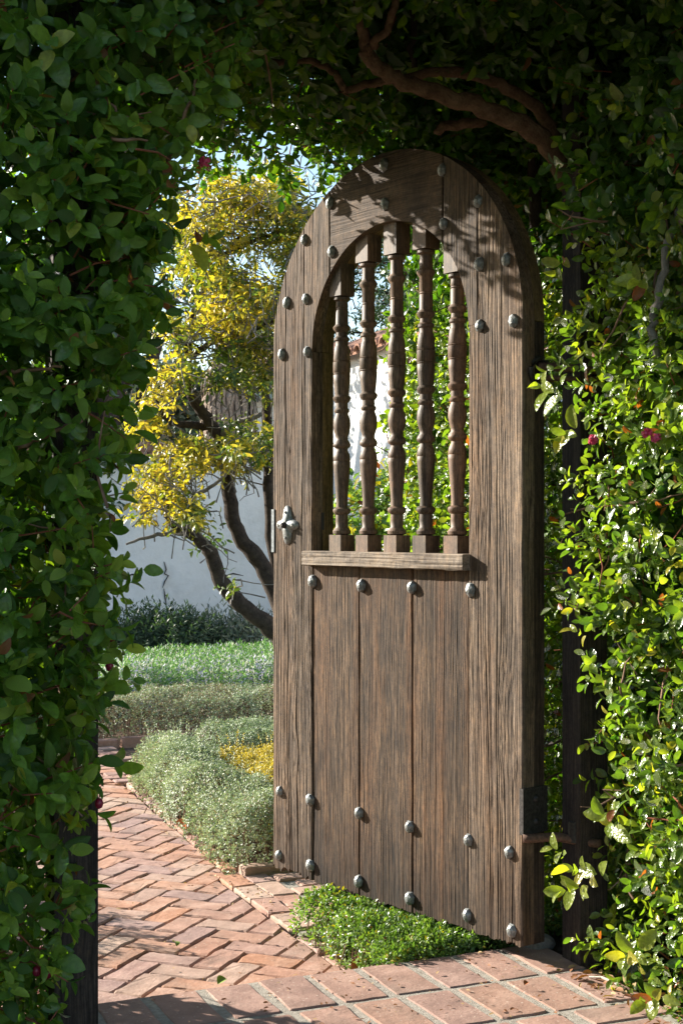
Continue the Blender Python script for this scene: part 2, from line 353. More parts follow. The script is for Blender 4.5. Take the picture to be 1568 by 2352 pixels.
def sprigs(base, axis, nleaf, spacing, size, th0=80, th1=35):
    "leaves around little twigs: returns pos, dir, normal, size"
    n = len(base); axis = norm(axis)
    ref = norm(R.normal(size=(n, 3))); a = norm(np.cross(axis, ref)); b = np.cross(axis, a)
    k = np.arange(nleaf)[None].repeat(n, 0)
    q = k*2.399+R.uniform(0, 6.28, (n, 1))+R.normal(0, .25, (n, nleaf))
    th = np.radians(th0+(th1-th0)*k/max(1, nleaf-1)+R.normal(0, 9, (n, nleaf)))
    rad = a[:, None]*np.cos(q)[..., None]+b[:, None]*np.sin(q)[..., None]
    D = axis[:, None]*np.cos(th)[..., None]+rad*np.sin(th)[..., None]
    D[..., 2] -= .12
    Nn = axis[:, None]*np.sin(th)[..., None]-rad*np.cos(th)[..., None]+R.normal(0, .22, (n, nleaf, 3))
    pos = base[:, None]+axis[:, None]*(k*spacing)[..., None]
    sz = size*(1-.25*k/nleaf)*R.uniform(.65, 1.2, (n, nleaf))
    return pos.reshape(-1, 3), D.reshape(-1, 3), Nn.reshape(-1, 3), sz.reshape(-1)
def tints(n, yel=.03, red=.02, lo=0, hi=1, group=1):
    t = np.zeros((n, 2)); g = R.uniform(lo, hi, (n+group-1)//group).repeat(group)[:n]
    t[:, 0] = np.clip(g*.6+R.uniform(lo, hi, n)*.4, 0, 1)
    r = R.uniform(size=n); t[r < yel, 1] = .5; t[(r >= yel) & (r < yel+red), 1] = 1
    return t
def st2w(a):
    "array (s,t,z) -> world"
    o = a.copy(); o[:, 0] = a[:, 0]*E1[0]+a[:, 1]*E2[0]; o[:, 1] = a[:, 0]*E1[1]+a[:, 1]*E2[1]; return o
# ================================================================== SETTING
ZP = -.10          # top of the path bricks
def sheet(name, poly, z, mat, **k):
    b = MB(); b.add([(x, y, z) for x, y in poly], [tuple(range(len(poly)))]); return b.build(name, mat, **k)
def STp(l): return [W(s, t)[:2] for s, t in l]
g = sheet('ground', [(-900, -300), (900, -300), (900, 1500), (-900, 1500)], -.17, M['ground'], kind='structure')
bed = MB(); bed.prism(STp([(-3, 3.2), (14, 3.2), (14, 18), (-3, 18)]), -.165, -.134); bed.build('garden_soil', M['soil'], kind='structure')
# ---- landing
land = empty('landing', W(1.5, 3.2), A1, kind='structure')
b = MB(); b.box((-1.6, -1.6, -.16), (.656, .332, -.0035)); lb = b.build('mortar_bed', M['mortar'], land)
k = 0
PH = .147
def paver(x0, x1, y0, y1, z=0):
    b = MB(); j = lambda: rnd.uniform(-.003, .003)
    cx, cy = (x0+x1)/2, (y0+y1)/2; pts = []
    c4 = [(x0, y0), (x1, y0), (x1, y1), (x0, y1)]
    for i in range(4):
        (ax, ay), (bx, by) = c4[i], c4[(i+1) % 4]
        for q in (.025, .35, .65, .975): pts.append((ax+(bx-ax)*q-cx+j(), ay+(by-ay)*q-cy+j()))
    b.prism(pts, -.06, 0, .0025, .0005)
    o = b.build('brick', M['paver'], land); o.location = (cx, cy, z+rnd.uniform(-.001, .0015)); o.rotation_euler = (rnd.uniform(-.004, .004), rnd.uniform(-.004, .004), rnd.uniform(-.008, .008))
for r, (ya, yb, off) in enumerate([(.085, .328, 0), (-.178, .066, .012), (-.445, -.2, .03)]):
    for i in range(-11, 5):
        xa = .075+off+i*PH+.013; xb = xa+PH-.026
        if r == 2 and xb > .42: continue
        if xb < -1.58 or xb > .672: continue
        paver(xa, xb, ya, yb)
for i, (xa, xb, ya, yb) in enumerate([(.43, .655, -.30, -.20), (.40, .60, -.42, -.315), (.5, .7, -.2, -.18)][:2]): paver(xa, xb, ya, yb)
for i in range(-10, 5):
    for q in range(5): paver(-.0+i*.147+.012, i*.147+.133, -.445-.262*(q+1), -.465-.262*q)
# ---- herringbone path
path = empty('path', W(1.2, 5, 0), 0, kind='structure')
b = MB(); b.prism([(x-path.location.x, y-path.location.y) for x, y in STp([(-.4, 3.531), (2.6, 3.531), (2.6, 9.4), (-.4, 9.4)])], -.16, ZP-.022); b.build('joint_sand', M['joint'], path)
ca, sa = math.cos(math.radians(-21.5)), math.sin(math.radians(-21.5))
U = np.array([ca, sa]); Vv = np.array([math.cos(math.radians(-111.5)), math.sin(math.radians(-111.5))])
CELL = .0958
def clip(poly, n, d):
    "keep n.p <= d"
    out = []
    for i in range(len(poly)):
        a, b2 = poly[i], poly[(i+1) % len(poly)]; fa, fb = a[0]*n[0]+a[1]*n[1]-d, b2[0]*n[0]+b2[1]*n[1]-d
        if fa <= 0: out.append(a)
        if fa*fb < 0:
            q = fa/(fa-fb); out.append((a[0]+(b2[0]-a[0])*q, a[1]+(b2[1]-a[1])*q))
    return out
def parea(p): return abs(sum(p[i][0]*p[(i+1) % len(p)][1]-p[(i+1) % len(p)][0]*p[i][1] for i in range(len(p))))/2
def rbrick(L, Wd, var):
    "one worn brick mesh, long along x, origin at its top centre"
    rr = random.Random(var); pts = []
    c4 = [(-L/2, -Wd/2), (L/2, -Wd/2), (L/2, Wd/2), (-L/2, Wd/2)]
    for i in range(4):
        (ax, ay), (bx, by) = c4[i], c4[(i+1) % 4]
        for q in ((.04, .5, .96) if i % 2 else (.03, .2, .4, .6, .8, .97)):
            pts.append((ax+(bx-ax)*q+rr.uniform(-.0035, .0035), ay+(by-ay)*q+rr.uniform(-.0035, .0035)))
    b = MB(); b.prism(pts, -.05, 0, .005, .0012); return mesh('brick', b.v, b.f)
BV = [rbrick(.1868, .0902, i) for i in range(14)]
for m_ in BV: m_.materials.append(M['brick'])
def place_brick(parent, cx, cy, ang, z, me=None):
    o = bpy.data.objects.new('brick', me or rnd.choice(BV)); COL.objects.link(o); o.parent = parent
    o.location = (cx-parent.location.x, cy-parent.location.y, z+rnd.uniform(-.0025, .0025))
    o.rotation_euler = (rnd.uniform(-.014, .014), rnd.uniform(-.008, .008), ang+rnd.uniform(-.018, .018)+(math.pi if rnd.random() < .5 else 0))
def poly_brick(parent, poly, z, bev=.006):
    c = np.mean(np.array(poly), 0)
    b = MB(); b.prism([(p[0]-c[0]+rnd.uniform(-.002, .002), p[1]-c[1]+rnd.uniform(-.002, .002)) for p in poly], -.05, 0, bev, .0015)
    o = b.build('brick', M['brick'], parent, fix=True); o.location = (c[0]-parent.location.x, c[1]-parent.location.y, z+rnd.uniform(-.004, .004)); return o
def edge_s(t): return 1.715 if t < 4.95 else 1.70+(t-5.0)*.075
# path right edge as two half planes (world), near landing straight, then splayed along the bed
org = np.array(W(1.2, 4.1)[:2])
nE1 = tuple(E1); d1 = 1.665
sp0 = np.array(W(1.72, 5.0)[:2]); sp1 = np.array(W(1.865, 7.2)[:2]); dv = sp1-sp0; nn = np.array([dv[1], -dv[0]])/np.linalg.norm(dv); 
cnt = 0
for i in range(-60, 60):
    for j in range(-60, 60):
        for typ in (0, 1):
            # H brick cells (j+4k, j) ; V brick cells (j+3+4k, j)
            if typ == 0:
                if (i-j) % 4 != 0: continue
                c = org+U*(i+1)*CELL+Vv*(j+.5)*CELL; du, dvv = U, Vv
            else:
                if (i-j) % 4 != 3: continue
                c = org+U*(i+.5)*CELL+Vv*(j+1)*CELL; du, dvv = Vv, U
            s_, t_ = c@E1, c@E2
            if s_ < .55-(t_-4)*.12 or s_ > 2.1 or t_ < 3.45 or t_ > 7.15: continue
            hl, hw = .0930, .0449
            poly = [tuple(c+du*a*hl+dvv*q*hw) for a, q in ((-1, -1), (1, -1), (1, 1), (-1, 1))]
            pl = clip(poly, tuple(-E2), -3.545)
            pl = clip(pl, tuple(E2), 7.06) if pl else pl
            if pl:
                if t_ > 4.9: pl = clip(pl, tuple(nn), float(nn@sp0))
                else: pl = clip(pl, nE1, d1)
            if len(pl) < 3 or parea(pl) < .0018: continue
            if parea(pl) > .0165: place_brick(path, c[0], c[1], math.atan2(du[1], du[0]), ZP)
            else: poly_brick(path, pl, ZP)
            cnt += 1
# straight courses further on
for r in range(12):
    t0 = 7.09+r*.098
    for q in range(8):
        s0 = .95+q*.196+(r % 2)*.098
        if s0 > 2.05: continue
        c = W(s0, t0+.045); place_brick(path, c[0], c[1], A1, ZP)
# cross path to the right between the beds
cross = empty('cross_path', W(2.2, 4.6, 0), 0, kind='structure')
for q in range(4):  # stretcher line on its left edge
    c = W(1.725, 4.37+q*.19); place_brick(cross, c[0], c[1], A1+math.pi/2, ZP+.002)
for q in range(4):
    c = W(1.823, 4.35+q*.19+.06) ; place_brick(cross, c[0], c[1], A1+math.pi/2, ZP-.002)
for r in range(7):
    for q in range(4):
        c = W(1.97+q*.2+(r % 2)*.05, 4.33+r*.1); place_brick(cross, c[0], c[1], A1, ZP)
b = MB(); b.box((-1.55, -.45, -.06), (1.6, .5, ZP-.008)); 
x = b.build('mortar_bed', M['mortar'], cross); x.rotation_euler = (0, 0, A1); x.location = (0, 0, 0)
x.scale = (1, 1, 1)
for v in x.data.vertices: v.co.z = v.co.z-.05 if v.co.z < -.08 else ZP-.009
for v in x.data.vertices: v.co.x = max(v.co.x, -.5)
# ---- kerb bricks round the beds
kerb = empty('brick_kerb', W(1.76, 5, 0), 0, kind='structure')
def kerb_run(a, b2, step=.2, h=.035, w=.065):
    a = np.array(a); b2 = np.array(b2); n = int(np.linalg.norm(b2-a)/step)
    for i in range(n):
        c = a+(b2-a)*(i+.5)/n; wc = W(*c); ang = math.atan2(*(np.array(W(*b2)[:2])-np.array(W(*a)[:2]))[::-1])
        o = bpy.data.objects.new('brick', KB[rnd.randrange(6)]); COL.objects.link(o); o.parent = kerb
        o.location = (wc[0]-kerb.location.x, wc[1]-kerb.location.y, ZP+h+rnd.uniform(-.008, .006)); o.rotation_euler = (rnd.uniform(-.06, .06), rnd.uniform(-.03, .03), ang+rnd.uniform(-.04, .04))
KB = []
for i in range(6):
    m_ = rbrick(.188, .055, 50+i); m_.materials.append(M['brick'])
    for v in m_.vertices:
        if v.co.z < -.03: v.co.z = -.09
    KB.append(m_)
kerb_run((1.755, 5.08), (1.90, 7.05), h=.006, w=.05); kerb_run((1.76, 5.03), (2.9, 5.03), h=.03); kerb_run((1.695, 4.22), (1.695, 3.58), h=.003)
kerb_run((1.75, 4.25), (2.3, 4.25), h=.01); kerb_run((.9, 8.32), (2.6, 8.32)); kerb_run((1.95, 7.2), (2.8, 7.2)); kerb_run((.15, 3.6), (.0, 8.0))
# ================================================================== GATE
ZG = .04; GW = 1.149; GA = math.atan2(-.773, .634)
gate = empty('garden_gate', (.497, 3.902, ZG), GA, label='tall arched weathered wooden gate with five turned spindles and iron studs, standing open', cat='gate')
ZS = 1.768-ZG; UC = .5745; RO = .5745; RI = .3617
def u_of(x, t=0.0):
    k_ = (x-784)/F; return ((.497+.773*t)-k_*(3.902+.634*t))/(.634+.773*k_)
def z_of(x, y, t=0.0, u=None):
    u = u_of(x, t) if u is None else u
    Y = 3.902+.773*u+.634*t; return EYE-(y-1209)/F*Y-ZG
def outer(u): return ZS+np.sqrt(np.maximum(RO**2-(u-UC)**2, 0))
def inner(u): return ZS+np.sqrt(np.maximum(RI**2-(u-UC)**2, 0))
def board(name, ua, ub, zlo, zhi, mat, t0=0.0, t1=.045, depth=.0022, freq=150, warp=.02, seed=0, rag=0.0, horiz=False, knots=(), du=.0022, dz=.02, label=None, edge=.003):
    n = max(4, int(abs(ub-ua)/du)); u = np.linspace(ua, ub, n); lo = zlo(u) if callable(zlo) else np.full(n, zlo); hi = zhi(u) if callable(zhi) else np.full(n, zhi)
    if rag: lo = lo+rag*np.abs(vn(u*90, u*0+seed, seed))*1.0+rag*.7*np.abs(vn(u*25, u*0+seed, seed+3))
    m_ = max(4, int((hi-lo).max()/(.0022 if horiz else dz))); v = np.linspace(0, 1, m_)
    UU = u[None].repeat(m_, 0); ZZ = lo[None]+(hi-lo)[None]*v[:, None]
    a, c = (ZZ, UU) if horiz else (UU, ZZ)
    wq = a+warp*vn(a*5, c*.9, seed)+warp*.35*vn(a*14, c*2.3, seed+5)
    for (ku, kz, kw, kh, ka) in knots: wq = wq+ka*np.exp(-((UU-ku)/kw)**2-((ZZ-kz)/kh)**2)*(1+.25*vn(ZZ*14, UU*20, seed+12))
    q = vn(wq*freq, c*.25, seed+1); q2 = vn(wq*freq*.42, c*.4, seed+2)
    amp = .45+.55*np.clip(vn(a*9, c*.8, seed+8)+.6, 0, 1)
    h = depth*amp*(np.clip(.55-np.abs(q)*1.3, 0, 1)+np.clip(.3-np.abs(q2), 0, 1)*1.1)+.0006*vn(a*300, c*12, seed+4)
    grv = np.clip(h/max(depth*.9, 1e-6), 0, 1)
    h += .0035*np.clip(vn(wq*22, c*.35, seed+6)-.72, 0, 1)*4      # open checks
    ed = np.minimum(UU-min(ua, ub), max(ua, ub)-UU); h += edge*np.clip(1-ed/.005, 0, 1)**2
    du_w = .0015*vn(ZZ*11, UU*0, seed+9)*(np.clip(1-ed/.006, 0, 1))
    T = t0+h; XX = -(UU+du_w); V = np.stack([XX, T, ZZ], -1).reshape(-1, 3)
    nf = len(V); idx = np.arange(n*m_).reshape(m_, n); Fc = []
    for i in range(m_-1):
        A = idx[i]; B_ = idx[i+1]
        Fc += list(zip(A[:-1].tolist(), A[1:].tolist(), B_[1:].tolist(), B_[:-1].tolist()))
    loop = list(idx[0])+list(idx[1:, -1])+list(idx[-1, :-1][::-1])+list(idx[1:-1, 0][::-1])
    back = [(V[i][0], t1, V[i][2]) for i in loop]; L_ = len(loop)
    VV = np.concatenate([V, np.array(back)])
    for i in range(L_): Fc.append((int(loop[i]), nf+i, nf+(i+1) % L_, int(loop[(i+1) % L_])))
    me = bpy.data.meshes.new(name); me.from_pydata(VV.tolist(), [], Fc)
    ga = me.attributes.new('groove', 'FLOAT', 'POINT'); ga.data.foreach_set('value', np.concatenate([grv.reshape(-1), np.zeros(L_)]).astype(np.float32))
    # orient normals: front must face -y
    if me.polygons[0].normal.y > 0: me.flip_normals()
    return link(name, me, mat, gate, label=label)
uL = u_of(697); uL2 = u_of(716); uA = u_of(757); uB = u_of(1016); uC = u_of(1097); uR = u_of(1075)
G = .0012
zbot = 0.0
def stileL_hi(u): return np.where(u < uL+.0005, ZS, outer(u))
board('stile', uL2-G*0, GW, zbot, lambda u: np.where(u < uL, ZS-.001, outer(u)), M['stile'], seed=3, rag=.016, depth=.003, freq=165, warp=.03, knots=((1.035, .78, .022, .16, .045), (1.02, .42, .012, .05, .03), (1.05, 1.35, .02, .1, -.03)))
board('stile', 0, uR, zbot, lambda u: np.where(u > uC, z_of(1097, 745), outer(u)), M['stile'], seed=21, rag=.008, depth=.0026, freq=195, warp=.022, edge=.004, knots=((.06, .62, .03, .12, -.03), (.17, 1.28, .025, .2, .03), (.03, .50, .012, .03, .03)))
board('arch_board', uA+G, uL-G, lambda u: np.maximum(np.where(u < uL2, inner(u), ZS), ZS)+.0008, outer, M['stile'], seed=31, depth=.0014, freq=90)
board('arch_board', uB+G, uA-G, inner, outer, M['arch'], seed=41, depth=.0012, freq=170, horiz=True, warp=.02)
board('arch_board', uC+G, uB-G, lambda u: np.where(u > uR, inner(u), z_of(1097, 745)+.001), outer, M['stile'], seed=51, depth=.0014, freq=110)
ZL = z_of(900, 1272)
p1, p2 = u_of(822), u_of(944)
for a, c, sd_, dp in ((p1+.0015, uL2-.0025, 61, .0010), (p2+.0015, p1-.0015, 71, .0007), (uR+.002, p2-.0015, 81, .0014)):
    board('plank', a, c, zbot, ZL-.02, M['plank'], t0=.005, seed=sd_, rag=.006, depth=dp, freq=190, warp=.015, edge=.0035)
# back layer: frame boards (their edge shows on the hinge side and in the reveal)
def back_layer():
    n = 60; b = MB(); ang = np.linspace(0, math.pi, n)
    o = [(-GW+.004, .002)]+[(-(UC+(RO-.004)*math.cos(a)), ZS+(RO-.004)*math.sin(a)) for a in ang]+[(-.004, .002)]
    def pr(poly, name, mat, t0, t1, **k):
        m_ = MB(); m_.v = [(x, t0, z) for x, z in poly]+[(x, t1, z) for x, z in poly]; L_ = len(poly)
        m_.f = [tuple(range(L_)), tuple(range(2*L_-1, L_-1, -1))]+[(i, L_+i, L_+(i+1) % L_, (i+1) % L_) for i in range(L_)]
        return m_.build(name, mat, gate, fix=True, **k)
    T0, T1 = .0455, .0905
    # left / right back stiles
    pr([(-GW+.004, .003), (-uL2, .003), (-uL2, ZS), (-GW+.004, ZS)], 'back_stile', M['reveal'], T0, T1)
    pr([(-.214, .003), (-.004, .003), (-.004, ZS), (-.214, ZS)], 'back_stile', M['side'], T0, T1)
    # arch ring in three pieces
    def ring(a0, a1, name):
        k_ = 22; aa = np.linspace(a0, a1, k_)
        poly = [(-(UC+(RO-.004)*math.cos(a)), ZS+(RO-.004)*math.sin(a)) for a in aa]+[(-(UC+(RI+.0)*math.cos(a)), ZS+RI*math.sin(a)) for a in aa[::-1]]
        m_ = MB()
        m_.v = [(x, t, z) for t in (T0, T1) for x, z in poly]; L_ = len(poly)
        for i in range(k_-1):
            q = (i, i+1, L_-2-i, L_-1-i); m_.f += [q, tuple(j+L_ for j in q[::-1])]
        m_.f += [(i, L_+i, L_+(i+1) % L_, (i+1) % L_) for i in range(L_)]
        m_.build(name, M['reveal'], gate, fix=True)
    ring(.004, 1.1, 'back_arch_board'); ring(1.103, 2.05, 'back_arch_board'); ring(2.053, math.pi-.004, 'back_arch_board')
    for a, c in ((uR+.002, .45), (.452, .69), (.692, uL2-.002)):
        m_ = MB(); m_.box((-c, T0, .004), (-a, T1-.01, ZL-.03)); m_.build('back_board', M['reveal'], gate)
back_layer()
# mortise slot in the reveal: dark block, its shade put in by colour
us = uL2
# ledge / sill
def ledge():
    ua, ub = u_of(1077), u_of(712); z1 = ZL+.004; z0 = z1-.047
    nx, nz = 150, 12
    b = MB(); prof = [(.0, z0)]; us_ = np.linspace(ua-.002, ub+.006, nx)
    rows = [(-.003, z0), (-.026, z0), (-.030, z0+.003)]+[(-.030, z0+.003+(.041)*(i+1)/10) for i in range(10)]+[(-.026, z1), (.09, z1), (.09, z0), (-.003, z0)]
    V = []
    for i, (t, z) in enumerate(rows):
        for u in us_:
            dt = 0
            if 2 <= i <= 12: dt = .0012*float(vn(z*260+.6*vn(u*9, 0, 3), u*3, 5))+.0008*float(vn(u*40, z*100, 9))
            dzb = .0016*float(vn(u*30, 1, 8)) if i in (0, 1) else 0
            V.append((-u, t+dt, z+dzb))
    Fc = []; n = nx
    for i in range(len(rows)-1):
        for j in range(n-1): Fc.append((i*n+j, i*n+j+1, (i+1)*n+j+1, (i+1)*n+j))
    k_ = len(rows)-1
    Fc.append(tuple(i*n for i in range(k_))); Fc.append(tuple(i*n+n-1 for i in range(k_-1, -1, -1)))
    b.add(V, Fc); return b.build('ledge', M['ledge'], gate, fix=True, label='pale horizontal ledge under the spindles'), z1
_, ZT = ledge()
# balusters
prof = [(.018, 0), (.0285, .004), (.0295, .013), (.024, .02), (.0195, .026), (.0205, .045), (.0195, .064), (.026, .07), (.029, .077), (.028, .083), (.019, .089),
        (.0185, .105), (.0205, .14), (.0245, .185), (.0275, .222), (.0278, .236), (.0262, .238), (.0278, .241), (.0255, .258), (.019, .272), (.019, .277), (.027, .283), (.0285, .290), (.026, .297), (.0195, .306),
        (.020, .316), (.0255, .333), (.028, .352), (.0265, .372), (.0205, .388), (.020, .391), (.0245, .396), (.0245, .402), (.019, .408), (.019, .424), (.0275, .433), (.0288, .442), (.022, .45),
        (.0235, .462), (.0262, .49), (.0277, .513), (.0262, .515), (.028, .518), (.0263, .5205), (.0282, .523), (.0284, .555), (.0266, .5565), (.028, .559), (.0262, .561), (.0272, .565), (.0255, .59), (.0232, .605),
        (.0205, .609), (.0205, .622), (.0248, .626), (.025, .633), (.019, .639), (.0185, .651), (.0265, .660), (.0286, .668), (.0215, .676), (.0205, .68), (.0205, .722), (.019, .724), (.0207, .727), (.019, .7305), (.0207, .734), (.0203, .775), (.0245, .780), (.0285, .788), (.0285, .793), (.022, .80), (.0205, .806)]
bx = [785, 846, 911, 978, 1050]; bt = [682, 604, 586, 574, 628]
for i, (px, py) in enumerate(zip(bx, bt)):
    T = .047; u = u_of(px, T); ztb = z_of(px, py, T, u)
    m_ = MB(); zb = ZT; hs = .029
    bh = .052
    m_.box((-u-hs, T-hs, zb), (-u+hs, T+hs, zb+bh))
    z0 = zb+bh; pr = [(r, z0+z) for r, z in prof if z0+z < ztb-.02]
    top = ztb
    pr += [(.0204, z0+.85)] if z0+.85 < top-.04 else []
    pr += [(.0195, top-.022), (.0195, top-.017), (.0275, top-.011), (.0275, top-.004), (.02, top)]
    pr.sort(key=lambda q: q[1])
    m_.lathe(pr, 22, (-u, T))
    hi = float(inner(np.array([u]))[0]) ; ztop = max(float(inner(np.array([u-hs]))[0]), float(inner(np.array([u+hs]))[0]))+.012
    if ztop < top+.03: ztop = top+.05
    m_.box((-u-hs, T-hs, top), (-u+hs, T+hs, min(ztop, float(hi)+.03)))
    me = mesh('baluster', m_.v, m_.f)
    sm = [len(p.vertices) == 4 and abs(p.normal.z) < .999 and i2 >= 6 and i2 < len(me.polygons)-6 for i2, p in enumerate(me.polygons)]
    me.polygons.foreach_set('use_smooth', sm)
    try: me.set_sharp_from_angle(angle=math.radians(42))
    except Exception: pass
    link('baluster', me, M['turned'], gate)
# studs
studs = [(879, 378), (1012, 390), (755, 466), (881, 468), (1095, 462), (1016, 514), (697, 551), (759, 578), (1097, 606), (1159, 596), (656, 695), (700, 686), (1098, 748), (1176, 737), (645, 814), (703, 808),
         (714, 1335), (826, 1345), (942, 1349), (1077, 1355), (640, 1818), (709, 1838), (821, 1868), (937, 1900), (1072, 1930), (1166, 1958), (638, 1965), (709, 1988), (820, 2025), (937, 2065), (1070, 2103), (1172, 2139)]
def stud_mesh(seed):
    rr = random.Random(seed); m_ = MB(); V = []; n = 7
    for r, t in ((.0165, .006), (.0162, -.003), (.0135, -.0095), (.0065, -.0145)):
        o = rr.uniform(0, .5)
        for j in range(n):
            q = 2*math.pi*(j+o)/n; k_ = r*rr.uniform(.93, 1.06); V.append((k_*math.cos(q), t+rr.uniform(-.0008, .0008), k_*math.sin(q)*1.08))
    V.append((0, -.0155, 0)); Fc = []
    for i in range(3):
        for j in range(n): Fc.append((i*n+j, i*n+(j+1) % n, (i+1)*n+(j+1) % n, (i+1)*n+j))
    for j in range(n): Fc.append((3*n+j, 3*n+(j+1) % n, 4*n))
    m_.add(V, Fc); return mesh('stud', m_.v, m_.f, fix=True)
SM = [stud_mesh(i) for i in range(8)]
for m_ in SM: m_.materials.append(M['iron'])
for i, (x, y) in enumerate(studs):
    u = u_of(x, -.005); o = link('stud', SM[i % 8], None, gate); o.location = (-u, .002, z_of(x, y, -.005, u)); o.rotation_euler = (0, rnd.uniform(0, 6), 0)
    s_ = rnd.uniform(.95, 1.1); o.scale = (s_, 1.05, s_)
    o.rotation_euler = (0, 0, 0); o.scale = (s_, 1, s_*1.16)
# cross-shaped latch plate
def latch():
    u = u_of(661); z = z_of(661, 1206); n = 96; rows = 5
    m_ = MB(); V = [(-0, -.013, 0)]
    def rad(q):
        c = abs(math.cos(q)); s_ = abs(math.sin(q))
        v = max(0, s_)**4*.061+max(0, c)**4*.052
        w_ = .022+.010*abs(math.sin(2*q))**3
        if abs(abs(math.sin(2*q))-.72) < .09: w_ -= .006
        return max(v, w_)
    for k_ in range(1, rows+1):
        f = k_/rows
        for j in range(n):
            q = 2*math.pi*j/n; r = rad(q)*f; hgt = -.0135*(1-f)**.7-.0025+.0022*abs(math.cos(2*q))*math.sin(f*3)*-1
            V.append((r*math.cos(q), hgt, r*math.sin(q)))
    for j in range(n): q = 2*math.pi*j/n; V.append((rad(q)*math.cos(q), .003, rad(q)*math.sin(q)))
    V = [(a*1.12, b_, c*1.06) for a, b_, c in V]
    Fc = [(0, 1+j, 1+(j+1) % n) for j in range(n)]
    for k_ in range(rows):
        for j in range(n): a = 1+k_*n; Fc.append((a+j, a+n+j, a+n+(j+1) % n, a+(j+1) % n))
    m_.add(V, Fc); o = m_.build('latch_plate', M['iron'], gate, smooth=True, fix=True, label='cross shaped forged iron latch plate'); o.location = (-u, 0, z)
    k2 = MB()
    for (dx, dz, r, d) in ((0, 0, .011, .026), (0, .042, .006, .012), (0, -.042, .006, .012), (.038, 0, .006, .012), (-.038, 0, .006, .012)):
        k2 = MB(); nn_ = 8; V = []
        for rr_, tt in ((r*1.05, 0), (r, -d*.6), (r*.55, -d)):
            for j in range(nn_): q = 2*math.pi*j/nn_; V.append((dx+rr_*math.cos(q), tt-.003, dz+rr_*math.sin(q)))
        Fc = [(i*nn_+j, i*nn_+(j+1) % nn_, (i+1)*nn_+(j+1) % nn_, (i+1)*nn_+j) for i in range(2) for j in range(nn_)]+[tuple(2*nn_+j for j in range(nn_))]
        k2.add(V, Fc); k2.build('knob' if d > .02 else 'rivet', M['dark_iron'] if d > .02 else M['iron'], o, fix=True)
latch()
m_ = MB(); m_.box((-GW-.0025, -.0035, z_of(629, 1268)), (-GW+.012, .03, z_of(629, 1170))); m_.build('strike_plate', M['zinc'], gate)
# mortise slot on the left reveal (dark block, coloured as the shade inside)
m_ = MB(); zc = z_of(740, 1197, .045, uL2); m_.box((-uL2-.004, .040, zc-.028), (-uL2+.0006, .051, zc+.028)); m_.build('mortise', M['crack'], gate, label='narrow dark slot in the side of the opening')
# hinges
hz0, hz1 = z_of(1200, 1918, 0, 0), z_of(1200, 1812, 0, 0)
m_ = MB(); m_.box((-.004, -.003, hz0), (.0045, .094, hz1)); m_.box((-.010, -.0035, hz0), (.0045, -.0005, hz1)); h1 = m_.build('hinge_plate', M['dark_iron'], gate)
for zz in (.25, .75):
    m_ = MB(); m_.tube([(.0045, .048, hz0+(hz1-hz0)*zz), (.013, .048, hz0+(hz1-hz0)*zz)], [.011, .006], 7); m_.build('bolt', M['dark_iron'], h1)
m_ = MB(); m_.tube([(.0, .0, hz0-.008), (.014, .012, hz0-.009), (.03, .04, hz0-.008), (.05, .075, hz0-.006), (.10, .125, hz0-.018), (.15, .15, hz0-.02)], [.014, .0135, .013, .013, .012, .012], 8)
m_.build('hinge_arm', M['rust'], gate, smooth=True)
m_ = MB(); m_.tube([(.085, .11, hz0-.02), (.085, .11, hz0+.035)], .014, 8); m_.build('hinge_pin', M['dark_iron'], gate)
hu = z_of(1235, 848, 0, 0)
m_ = MB(); pts = [(.004+.028*math.cos(a)*.3+.01, .05+.033*math.sin(a), hu+.033*math.cos(a)) for a in np.linspace(0, 6.28, 14)]
m_.tube(pts, .007, 6); h2 = m_.build('hinge_ring', M['dark_iron'], gate, smooth=True)
m_ = MB(); m_.tube([(.012, .05, hu+.01), (.06, .09, hu+.006), (.15, .15, hu-.006)], .012, 8); m_.tube([(.012, .05, hu-.02), (.06, .09, hu-.024), (.15, .15, hu-.03)], .008, 8); m_.build('hinge_arm', M['rust'], gate, smooth=True)
# posts
def post(s, t, w, d, h, label, z0=-.12):
    p = empty('gate_post', W(s, t, 0), A1, label=label, cat='post')
    m_ = MB(); m_.prism([(-w/2, -d/2), (w/2, -d/2), (w/2, d/2), (-w/2, d/2)], z0, h, .004); m_.build('post_shaft', M['post'], p); return p
post(2.185, 3.34, .088, .09, 2.5, 'dark wooden post at the hinge side of the gate, in front of the right hedge')
post(.735, 3.245, .10, .10, 2.5, 'dark wooden post at the left side of the opening, half hidden in hedge leaves')
